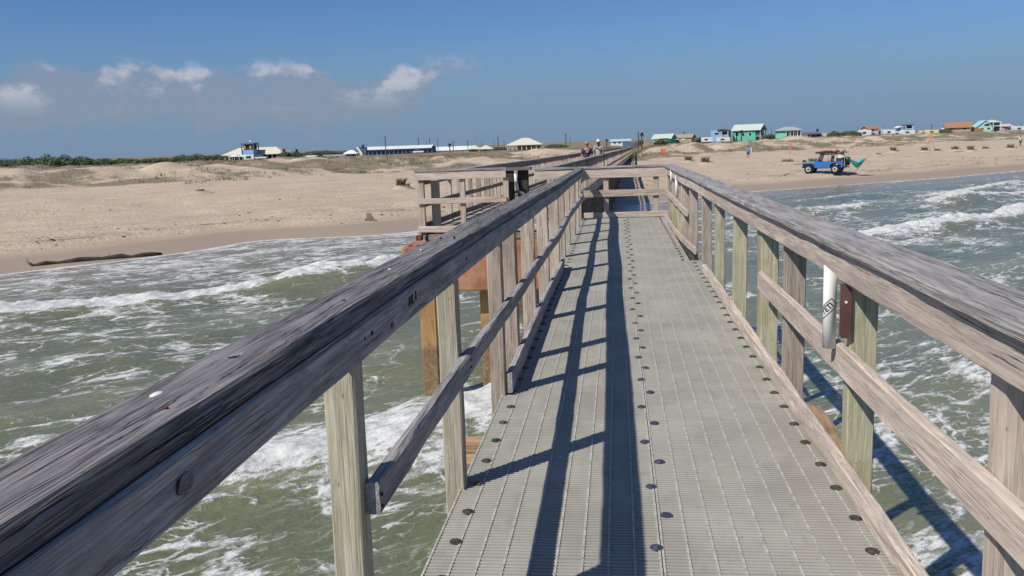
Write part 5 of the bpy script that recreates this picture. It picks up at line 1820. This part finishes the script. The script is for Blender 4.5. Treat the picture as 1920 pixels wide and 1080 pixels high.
class House:
    def __init__(self, name, label, px0, px1, yd, cat='house', rz=0.0, group='beach houses'):
        self.x = sight((px0 + px1) / 2, yd); self.y = yd
        self.w = abs(sight(px1, yd) - sight(px0, yd)); self.zb = tz(self.x, yd) - 0.25
        self.px = (px0 + px1) / 2
        self.e = empty(name, (self.x, yd, self.zb), rz, label, cat, group)

    def h(self, py):
        return zat(self.px, py, self.y) - self.zb

    def box(self, name, mat, x0, x1, y0, y1, z0, z1, parent=None):
        mb = MB(); mb.box(x0, x1, y0, y1, z0, z1)
        return mb.build(name, P[mat] if isinstance(mat, str) else mat, parent or self.e)

    def window(self, x0, x1, yf, z0, z1, frame='white'):
        f = MB()
        t = 0.09
        f.box(x0 - t, x1 + t, yf - 0.06, yf - 0.003, z1, z1 + t); f.box(x0 - t, x1 + t, yf - 0.06, yf - 0.003, z0 - t, z0)
        f.box(x0 - t, x0, yf - 0.055, yf - 0.003, z0, z1); f.box(x1, x1 + t, yf - 0.055, yf - 0.003, z0, z1)
        o = f.build('window', P[frame], self.e)
        mb = MB(); mb.box(x0 + .003, x1 - .003, yf - 0.025, yf - 0.004, z0 + .003, z1 - .003); mb.build('pane', glass_m, o)
        return o

    def sidewindow(self, xf, y0, y1, z0, z1):
        mb = MB(); mb.box(xf + .003, xf + .05, y0, y1, z0, z1); return mb.build('window', glass_m, self.e)

    def gable(self, mat, x0, x1, y0, y1, z0, z1, over=0.4, along='x', th=0.16):
        """pitched roof slab with its ridge along x or y, and filled gables"""
        mb = MB()
        if along == 'x':
            ym = (y0 + y1) / 2
            pr = [(y0 - over, z0 - over * 0.3), (ym, z1), (y1 + over, z0 - over * 0.3), (y1 + over, z0 - over * .3 - th), (ym, z1 - th), (y0 - over, z0 - over * .3 - th)]
            vs = [(x0 - over, a, b) for a, b in pr] + [(x1 + over, a, b) for a, b in pr]
        else:
            xm = (x0 + x1) / 2
            pr = [(x0 - over, z0 - over * 0.3), (xm, z1), (x1 + over, z0 - over * .3), (x1 + over, z0 - over * .3 - th), (xm, z1 - th), (x0 - over, z0 - over * .3 - th)]
            vs = [(a, y0 - over, b) for a, b in pr] + [(a, y1 + over, b) for a, b in pr]
        n = 6
        fs = [tuple(range(n)), tuple(range(2 * n - 1, n - 1, -1))] + [(k, (k + 1) % n, (k + 1) % n + n, k + n) for k in range(n)]
        mb.add(vs, fs)
        return mb.build('roof', P[mat], self.e)

    def gwall(self, mat, x0, x1, y0, y1, z0, ze, zr, along='x'):
        mb = MB()
        if along == 'x':
            ym = (y0 + y1) / 2
            pr = [(y0, z0), (y0, ze), (ym, zr), (y1, ze), (y1, z0)]
            vs = [(x0, a, b) for a, b in pr] + [(x1, a, b) for a, b in pr]
        else:
            xm = (x0 + x1) / 2
            pr = [(x0, z0), (x0, ze), (xm, zr), (x1, ze), (x1, z0)]
            vs = [(a, y0, b) for a, b in pr] + [(a, y1, b) for a, b in pr]
        fs = [tuple(range(5)), tuple(range(9, 4, -1))] + [(k, (k + 1) % 5, (k + 1) % 5 + 5, k + 5) for k in range(5)]
        mb.add(vs, fs)
        return mb.build('wall', P[mat], self.e)

    def hip(self, mat, x0, x1, y0, y1, z0, z1, over=0.5, inset=None):
        ins = inset if inset is not None else (y1 - y0) / 2
        ym = (y0 + y1) / 2
        a, b, c, d = x0 - over, x1 + over, y0 - over, y1 + over
        mb = MB(); mb.add([(a, c, z0), (b, c, z0), (b, d, z0), (a, d, z0), (x0 + ins, ym, z1), (x1 - ins, ym, z1), (a, c, z0 - .15), (b, c, z0 - .15), (b, d, z0 - .15), (a, d, z0 - .15)],
                          [(0, 1, 5, 4), (1, 2, 5), (2, 3, 4, 5), (3, 0, 4), (0, 6, 7, 1), (1, 7, 8, 2), (2, 8, 9, 3), (3, 9, 6, 0), (6, 9, 8, 7)])
        return mb.build('roof', P[mat], self.e)

    def posts(self, mat, xs, ys, z0, z1, w=0.14):
        for x in xs:
            for y in ys:
                self.box('post', mat, x - w, x + w, y - w, y + w, z0, z1)


# big beach pavilion with its tower
h = House('beach_pavilion', 'long cream-roofed beach pavilion with open colonnade, behind the blue tower', 418, 530, 335, 'pavilion', group='park buildings')
ze, zr = h.h(289.5), h.h(276.5); w = h.w / 2
h.box('wall', 'dark', -w * .85, w * .85, 3.0, 9, 0, ze - 0.2)  # near-black paint puts the shade under the open roof into this wall
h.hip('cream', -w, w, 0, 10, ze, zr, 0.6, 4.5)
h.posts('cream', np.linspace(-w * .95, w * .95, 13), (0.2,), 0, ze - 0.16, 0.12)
h.box('floor_deck', 'dark', -w, w, -0.5, 10, -0.2, 0.30)  # deck coloured dark as well, as part of the painted shade under the roof
h = House('lookout_tower', 'square blue lookout tower with an open top storey in front of the pavilion', 454, 476, 331, 'tower', group='park buildings')
zt = h.h(268); w = h.w / 2
for sx in (-1, 1):
    for y_ in (0, 2 * w):
        h.box('post', 'slate', sx * w - .16, sx * w + .16, y_ - .16, y_ + .16, 0, zt)
h.box('wall', 'white', -w * .93, w * .93, .1, 2 * w - .1, 0, zt * .36)
h.box('blue_panel', 'paleblue', -w * .95, w * .95, .05, 2 * w - .05, zt * .365, zt * .60)
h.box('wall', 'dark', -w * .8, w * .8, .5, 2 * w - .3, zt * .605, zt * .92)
for f in (-.55, .45):
    h.box('shutter', 'orange', w * f - .38, w * f + .38, .2, .30, zt * .66, zt * .86)
h.box('roof', 'slate', -w * 1.06, w * 1.06, -.25, 2 * w + .25, zt * .925, zt)
h.box('flag', 'white', -.1, .5, w, w + .04, zt + .5, zt + .95); h.box('flagpole', 'white', -.14, -.1, w, w + .04, zt, zt + 1.0)
h.window(-w * .5, w * .4, .1, zt * .12, zt * .28)

for px0, px1, pt, lab in ((427, 444, 290, 'left white peaked tent before the pavilion'), (443, 461, 290, 'right white peaked tent before the pavilion')):
    h = House('canopy_tent', lab, px0, px1, 322, 'tent', group='white tents'); w = h.w / 2
    zz = h.h(pt); h.hip('white', -w, w, 0, 2 * w, zz * .72, zz, .05, w)
    h.posts('white', (-w * .95, w * .95), (0.1, 2 * w - .1), 0, zz * .7, .05)
h = House('kiosk', 'small white-roofed kiosk among the parked cars', 643, 668, 330, 'kiosk', group='park buildings'); w = h.w / 2
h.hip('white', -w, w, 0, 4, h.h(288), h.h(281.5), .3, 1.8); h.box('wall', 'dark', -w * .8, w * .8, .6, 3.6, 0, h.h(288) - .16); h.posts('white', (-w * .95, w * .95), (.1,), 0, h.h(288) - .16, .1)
h = House('stair_gable', 'white sloping stair wall at the left end of the blue building', 668, 682, 345, 'building', group='park buildings'); w = h.w / 2
mb = MB(); mb.prism([(-w, h.h(276)), (-w * .5, h.h(274.5)), (w, 0), (w * .2, 0)], 0, 2.5); mb.build('wall', P['white'], h.e); h.box('wall', 'slate', w * .2, w, 2.6, 5, 0, h.h(276))

h = House('long_blue_building', 'long low blue building with white roofs in four steps', 682, 809, 365, 'building', group='park buildings'); w = h.w / 2
ze = h.h(279.5)
h.box('wall', 'blue', -w, w, 1.6, 9, 0, ze)
for i in range(4):
    x0 = -w + i * w / 2
    h.gable('white', x0 + .35, x0 + w / 2 - .35, -.2, 9, ze + .25, h.h(273.5), .3)
for x in np.linspace(-w, w, 17):
    h.box('post', 'blue', x - .12, x + .12, .1, .34, 0, ze)
for i, x in enumerate(np.linspace(-w * .92, w * .92, 12)):
    h.window(x - .55, x + .55, 1.6, ze * .3, ze * .75, 'white' if i % 3 else 'slate')
h.box('door', 'white', w * .42, w * .52, 1.5, 1.59, 0, ze * .5)

h = House('long_white_building', 'long low white building with a pale roof, behind the round-headed palm', 812, 880, 430, 'building', group='park buildings'); w = h.w / 2
ze = h.h(281); h.box('wall', 'white', -w, w, 0, 8, 0, ze); h.gable('paleblue' if False else 'white', -w, w, 0, 8, ze, h.h(274.5), .4)
for x in np.linspace(-w * .9, w * .9, 7):
    h.window(x - .7, x + .7, 0, ze * .35, ze * .8, 'slate')
for px0, px1, wall, lab in ((875, 899, 'tan', 'left of the twin small hip-roofed pavilions'), (896, 922, 'pinkw', 'right of the twin small hip-roofed pavilions, pinkish below')):
    h = House('small_pavilion', lab, px0, px1, 300, 'pavilion', group='twin pavilions'); w = h.w / 2
    h.hip('cream', -w, w, 0, 2 * w, h.h(279), h.h(272.5), .3, w * .9); h.box('wall', wall, -w * .75, w * .75, .4, 2 * w - .3, 0, h.h(279) - .16); h.posts('cream', (-w * .95, w * .95), (.1,), 0, h.h(279) - .16, .08)
    h.window(-w * .4, w * .3, .4, h.h(279) * .4, h.h(279) * .75)
h = House('large_pavilion', 'large cream hip-roofed pavilion on the dune crest left of the walkers', 950, 1015, 290, 'pavilion', group='park buildings'); w = h.w / 2
h.hip('cream', -w, w, 0, 9, h.h(271.3), h.h(258.5), .3, 4.6); h.box('wall', 'olive', -w * .45, w * .9, 1.2, 8, 0, h.h(271.3) - .16)
h.posts('white', np.linspace(-w * .97, w * .97, 8), (.2,), 0, h.h(271.3) - .16, .09)
h.window(w * .1, w * .4, 1.2, h.h(271.3) * .45, h.h(271.3) * .8)

h = House('white_cottage', 'white cottage with a pale teal roof behind the pier walkers', 1145, 1182, 320, 'house'); w = h.w / 2
h.gwall('white', -w, w, 0, 6, 0, h.h(264.5), h.h(262)); h.gable('tealroof', -w, w, 0, 6, h.h(264.5) + .1, h.h(260.5), .3)
for f in (-.6, -.1, .5):
    h.window(w * f - .35, w * f + .35, 0, h.h(269), h.h(266))
h.box('lean_to', 'slate', w * .2, w * 1.2, -.8, -.05, 0, h.h(267))

h = House('green_cream_house', 'small house with a pale roof and bright green lower wall, right of the pier end', 1219, 1262, 300, rz=-.35); w = h.w / 2
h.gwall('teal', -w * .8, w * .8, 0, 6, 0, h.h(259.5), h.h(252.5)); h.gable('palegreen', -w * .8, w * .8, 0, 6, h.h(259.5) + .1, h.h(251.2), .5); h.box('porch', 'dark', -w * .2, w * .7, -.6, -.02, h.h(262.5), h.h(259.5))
h.window(-w * .65, -w * .35, 0, h.h(262.5), h.h(260.5)); h.box('deck', 'deckw', -w * .8, w * .8, -1.6, -.61, h.h(263.5), h.h(262.8))
h = House('tan_house', 'tan gabled house with two pale panels, second right of the pier end', 1261, 1297, 305, rz=-.3); w = h.w / 2
h.gwall('tan', -w, w, 0, 6, 0, h.h(258), h.h(252.5)); h.gable('tan', -w, w, 0, 6, h.h(258) + .1, h.h(251.7), .3)
for f in (-.55, .1):
    h.box('panel', 'white', w * f - .7, w * f + .7, -.08, -.01, h.h(262.5), h.h(258.8))
h.sidewindow(w, 2, 3.2, h.h(261.5), h.h(259))
h.box('chimney', 'dark', -.15, .15, 2.8, 3.1, h.h(254), h.h(247))

h = House('blue_house', 'tall pale blue house with a dark porch roof', 1333, 1366, 300, rz=-.25); w = h.w / 2
h.box('wall', 'paleblue', -w, w * .1, 0, 5, 0, h.h(243.5)); h.box('wall', 'blue', w * .103, w, .8, 5, 0, h.h(244))
mb = MB(); mb.prism([(-w * .3, h.h(243.3)), (w * .4, h.h(241.5)), (w * 1.2, h.h(245.5)), (w * 1.2, h.h(246.2)), (w * .4, h.h(242.5)), (-w * .3, h.h(244.2))], -.6, 5.4); mb.build('roof', P['purpleroof'], h.e)
h.window(-w * .6, -w * .1, 0, h.h(252.5), h.h(248.5)); h.window(w * .3, w * .8, .8, h.h(253), h.h(247)); h.posts('white', (w * .2, w * .95), (-.3,), 0, h.h(246), .08)
h.box('porch_deck', 'white', w * .1, w, -.4, .79, h.h(256), h.h(255))

h = House('green_gabled_house', 'largest bright green gabled house with a shaded porch end', 1372, 1430, 300, rz=-.42); w = h.w / 2
h.gwall('teal', -w * .95, w * .55, 0, 7, 0, h.h(243.5), h.h(234.5)); h.gable('palegreen', -w * .95, w * .80, 0, 7, h.h(243.5) + .1, h.h(232.8), .6)
h.box('porch_wall', 'slate', w * .553, w * .75, .5, 6.5, h.h(255), h.h(244)); h.posts('white', (w * .85,), (.2, 3.4, 6.8), 0, h.h(243.5), .1); h.box('porch_deck', 'deckw', w * .56, w * .95, 0, 7, h.h(256.5), h.h(255.3))  # slate colour of the porch wall carries the shade of this end
for f in (-.7, -.25, .2):
    h.window(w * f - .4, w * f + .4, 0, h.h(255), h.h(249))
h.sidewindow(w * .75, 1, 2.6, h.h(253), h.h(247)); h.sidewindow(w * .75, 3.8, 6, h.h(253), h.h(247))
h = House('turquoise_house', 'turquoise house with a grey hip roof and glazed white porch', 1456, 1503, 295, rz=-.12); w = h.w / 2
h.box('wall', 'teal2', -w, -w * .25, 0, 7, 0, h.h(244.5)); h.box('wall', 'white', -w * .247, w * .95, .6, 7, 0, h.h(244.5)); h.hip('greyroof', -w, w, -.2, 7, h.h(244), h.h(237.5), .4, 2.6)
for f in np.linspace(-.1, .8, 6):
    h.window(w * f - .25, w * f + .25, .6, h.h(255.5), h.h(246.5))
h.posts('white', np.linspace(-w * .2, w * .92, 5), (-.2,), 0, h.h(244.7), .07); h.box('porch_deck', 'white', -w * .25, w * .95, -.3, .595, h.h(258), h.h(257))
h = House('dark_shed', 'long dark open shed with a pale end, left of the rounded bushes', 1504, 1552, 320, 'shed', rz=.1); w = h.w / 2
h.box('wall', 'dark', -w * .3, w * .5, .5, 4, 0, h.h(250)); h.gable('purpleroof', -w, w * .5, 0, 4, h.h(250.5), h.h(247.5), .2); h.box('wall', 'pinkw', w * .52, w, .5, 4, 0, h.h(250)); h.posts('pinkw', np.linspace(-w, -w * .35, 4), (.2,), 0, h.h(250.5), .1)
h.window(-w * .2, w * .1, .5, h.h(256), h.h(252))

h = House('pink_white_house', 'pinkish white two-storey house with a brown roof and outer stair', 1627, 1655, 300, rz=.2); w = h.w / 2
h.box('wall', 'pinkw', -w, w * .5, 0, 5, 0, h.h(240.5)); h.gable('brownroof', -w, w * .6, 0, 5, h.h(240.5), h.h(236), .3); h.window(-w * .6, -w * .1, 0, h.h(246), h.h(242.5)); h.box('wall', 'slate', w * .503, w, 1, 5, 0, h.h(246))
h.box('stair', 'white', -w * 1.1, -w * .3, -1.0, -.02, h.h(247.5), h.h(246.3)); h.posts('white', (w * .9,), (-.2,), 0, h.h(240), .08)
for px0, px1, pt, yd, m1, lab in ((1612, 1634, 243.5, 292, 'white', 'low white trailer at the left of the pinkish house'), (1659, 1679, 242.5, 298, 'white', 'white box trailer right of the pinkish house'),
                                  (1675, 1693, 246.0, 290, 'white', 'low white trailer with a dark window under the blue tower house'), (1727, 1738, 244.5, 300, 'cream', 'tiny pale hut left of the yellow shed'), (1738, 1761, 243.2, 300, 'yellow', 'yellow shed in the gap between the houses on the right'),
                                  (1902, 1925, 236.2, 300, 'white', 'white trailer at the right edge of the view'), (1316, 1336, 257.2, 285, 'white', 'white trailer left of the blue house'), (1345, 1369, 257.0, 280, 'white', 'white van-like trailer in front of the blue house'),
                                  (1692, 1716, 243.5, 292, 'white', 'white-roofed carport trailer right of the blue tower house')):
    h = House('trailer', lab, px0, px1, yd, 'trailer', group='trailers and sheds'); w = h.w / 2; zt = h.h(pt)
    mb = MB(); mb.prism([(-w, .5), (-w, zt - .25), (-w + .25, zt), (w - .2, zt), (w, zt - .3), (w, .5)], 0, 2.4); mb.build('body', P[m1], h.e)
    h.window(-w * .5, w * .1, 0, zt * .5, zt * .75, m1); h.box('skirt', 'dark', -w * .9, w * .9, .1, 2.2, -.2, .49)
h = House('blue_tower_house', 'narrow blue tower house with a dark open balcony', 1690, 1712, 310, rz=.1); w = h.w / 2
h.box('wall', 'paleblue', -w, -w * .1, 0, 4, 0, h.h(236)); h.box('wall', 'dark', -w * .095, w, .8, 4, 0, h.h(235)); h.box('roof', 'purpleroof', -w * .2, w * 1.1, -.4, 4.3, h.h(234.8), h.h(233.4)); h.posts('white', (w * .95,), (-.2,), 0, h.h(235), .08); h.box('balcony', 'white', -w * .09, w, -.3, .79, h.h(242.5), h.h(241))
mb = MB(); mb.prism([(-w * 1.5, h.h(238.6)), (-w * 1.0, h.h(236.0)), (-w * 1.0, h.h(237)), (-w * 1.5, h.h(239.4))], 0, 4); mb.build('lean_roof', P['white'], h.e)
h.window(-w * .8, -w * .35, 0, h.h(241), h.h(238))
h = House('brown_roof_house', 'wide tan house with a big reddish brown roof', 1768, 1823, 300, rz=-.3); w = h.w / 2
h.gwall('tan', -w * .7, w * .8, 0, 7, 0, h.h(238.5), h.h(230.5)); h.gable('brownroof', -w * .75, w * .85, 0, 7, h.h(238.5) + .1, h.h(229.3), .5); h.box('porch', 'white', -w * 1.05, -w * .75, .5, 5, 0, h.h(238.8)); h.window(w * .3, w * .6, 0, h.h(243.5), h.h(240)); h.window(-w * .5, -w * .2, 0, h.h(243.5), h.h(240)); h.sidewindow(w * .8, 2, 4.5, h.h(243), h.h(239))
h.box('chimney', 'tan', -w * .5, -w * .42, 3, 3.6, h.h(234), h.h(229.5))
h = House('brown_fence', 'low reddish brown fence joining the brown-roofed and mint houses', 1821, 1843, 300, 'fence', group='fences')
w = h.w / 2
for i in range(12):
    h.box('plank', 'brownroof', -w + i * w / 6, -w + i * w / 6 + w / 6 - .03, 0, .05, 0, h.h(240.3) - .1 * (i % 3 == 0))
h = House('mint_house', 'mint green house with a steep left roof and dark double porch', 1832, 1878, 300, rz=-.1); w = h.w / 2
h.gwall('mint', -w, w * .25, 0, 6, 0, h.h(238), h.h(226.5), 'y'); h.gable('tealroof', -w, w * .3, 0, 6, h.h(238) + .1, h.h(225.2), .3, 'y')
h.box('wall', 'slate', w * .255, w * .9, 1.2, 6, 0, h.h(229)); h.hip('palegreen', -w * .1, w * .9, .2, 6, h.h(229), h.h(224.6), .3, 1.6); h.box('balcony', 'white', w * .26, w * .95, -.2, 1.19, h.h(237), h.h(235.8)); h.posts('white', (w * .3, w * .9), (-.1,), 0, h.h(229.5), .08)
for f in (-.55, -.05):
    h.window(w * f - .4, w * f + .4, 0, h.h(242.5), h.h(239))
h.window(-w * .4, w * .0, 0, h.h(236), h.h(232))
h = House('pink_house', 'low pink house right behind the mint house', 1873, 1898, 315); w = h.w / 2
h.gwall('pink', -w, w, 0, 6, 0, h.h(236.5), h.h(233)); h.gable('pinkw', -w, w, 0, 6, h.h(236.5) + .1, h.h(232.2), .3); h.window(-w * .4, w * .1, 0, h.h(240.5), h.h(238))
h = House('dark_lean_to', 'dark low lean-to next to the pink house', 1892, 1912, 305, 'shed'); w = h.w / 2
h.box('wall', 'slate', -w, w, 0, 3, 0, h.h(238.3)); h.gable('purpleroof', -w, w, 0, 3, h.h(238.4), h.h(236.6), .2); h.window(-w * .3, w * .2, 0, h.h(241), h.h(239.3))

# parked cars near the pavilion
def parked(px0, px1, yd, col, lab, rz=0.0):
    h = House('parked_car', lab, px0, px1, yd, 'car', rz, 'cars parked by the pavilion'); L = 2.25
    body = paint('car_' + lab.split()[0], col, .35)
    mb = MB(); mb.prism([(-L, .42), (-L, .95), (-L * .85, 1.0), (L * .5, 1.0), (L * .95, .88), (L, .45)], 0, 1.75); mb.build('body', body, h.e)
    mb = MB(); mb.prism([(-L * .8, .995), (-L * .62, 1.5), (L * .18, 1.52), (L * .5, .995)], .12, 1.63); mb.build('cabin_glass', glass_m, h.e)
    mb = MB(); mb.box(-L * .62, L * .2, .14, 1.61, 1.5, 1.56); mb.build('roof', body, h.e)
    for x in (-L * .62, L * .62):
        for y_ in (.05, 1.55):
            mb = MB(); mb.tube([(x, y_, .34), (x, y_ + .2, .34)], .34, 14); t = mb.build('wheel', tyre_m, h.e); mb = MB(); mb.tube([(x, y_ - .01, .34), (x, y_ + .21, .34)], .2, 10); mb.build('rim', rim_m, t)
    h.e.location.z += .35


parked(476, 500, 318, (.62, .63, .63), 'white car closest to the lookout tower')
parked(546, 566, 316, (.03, .035, .05), 'black car parked near the pavilion end', .2)
parked(573, 592, 312, (.66, .66, .66), 'silver-white car in the middle of the parked row', -.2)
parked(588, 606, 322, (.02, .02, .022), 'dark car behind the silver-white one')
parked(606, 627, 314, (.50, .44, .34), 'tan car left of the kiosk', .3)
parked(628, 645, 312, (.30, .42, .55), 'bluish car beside the kiosk')
parked(775, 792, 352, (.70, .70, .68), 'pale car in front of the long blue building')

# utility poles
POLES = [(723, 255, 300, 1, 'tall dark utility pole in front of the blue building'), (785, 258, 380, 1, 'utility pole above the right part of the blue building'), (800, 264, 430, 0, 'thin short pole at the right end of the blue building'),
         (806, 258, 370, 1, 'tall pole at the right corner of the blue building'), (821, 259, 340, 0, 'stout pole just right of the blue building'), (850, 264, 400, 1, 'thin pole right of the round-headed palm'),
         (877, 263, 400, 1, 'pole above the left twin pavilion'), (903, 264, 460, 0, 'faint thin pole above the right twin pavilion'), (926, 264, 430, 0, 'thin pole left of the tallest one before the large pavilion'),
         (934, 256, 350, 1, 'tallest pole between the twin pavilions and the large pavilion'), (945, 264, 420, 0, 'short pole close to the left eave of the large pavilion'), (1061, 250, 340, 1, 'tall pole right of the large pavilion, left of the walkers'),
         (1069, 257, 420, 0, 'shorter faint pole beside the tall one left of the walkers'), (1172, 257, 420, 0, 'thin pole above the white cottage'), (1197, 247, 300, 1, 'tall pole beside the slender palm at the pier end'), (1446, 240, 400, 0, 'faint pole between the two green houses'), (1608, 236, 400, 0, 'faint pole above the wider round bush'),
         (1657, 235, 400, 0, 'thin pole right of the pinkish house'), (1747, 233, 400, 1, 'pole above the yellow shed'), (1915, 232, 380, 1, 'pole at the right edge behind the white trailer')]
dkpole = plain('utility_pole_wood', (0.075, 0.07, 0.07), 0.9, 0.2)
for px, pt, yd, arm, lab in POLES:
    x = sight(px, yd); zb = tz(x, yd); hh = zat(px, pt, yd) - zb
    e = empty('utility_pole', (x, yd, zb), 0, lab, 'utility pole', 'utility poles inland')
    mb = MB(); mb.tube([(0, 0, -.5), (0, 0, hh)], [.20 if arm else .13, .14 if arm else .09], 8); mb.build('shaft', dkpole, e)
    if arm:
        mb = MB(); mb.bar((-.9, 0, hh - .5), (.9, 0, hh - .5), .1, .12); ca = mb.build('crossarm', dkpole, e)
        mb = MB()
        for x_ in (-.8, 0.35, .8):
            mb.tube([(x_, 0, hh - .45), (x_, 0, hh - .25)], .05, 6)
        mb.build('insulators', M['white'], ca)
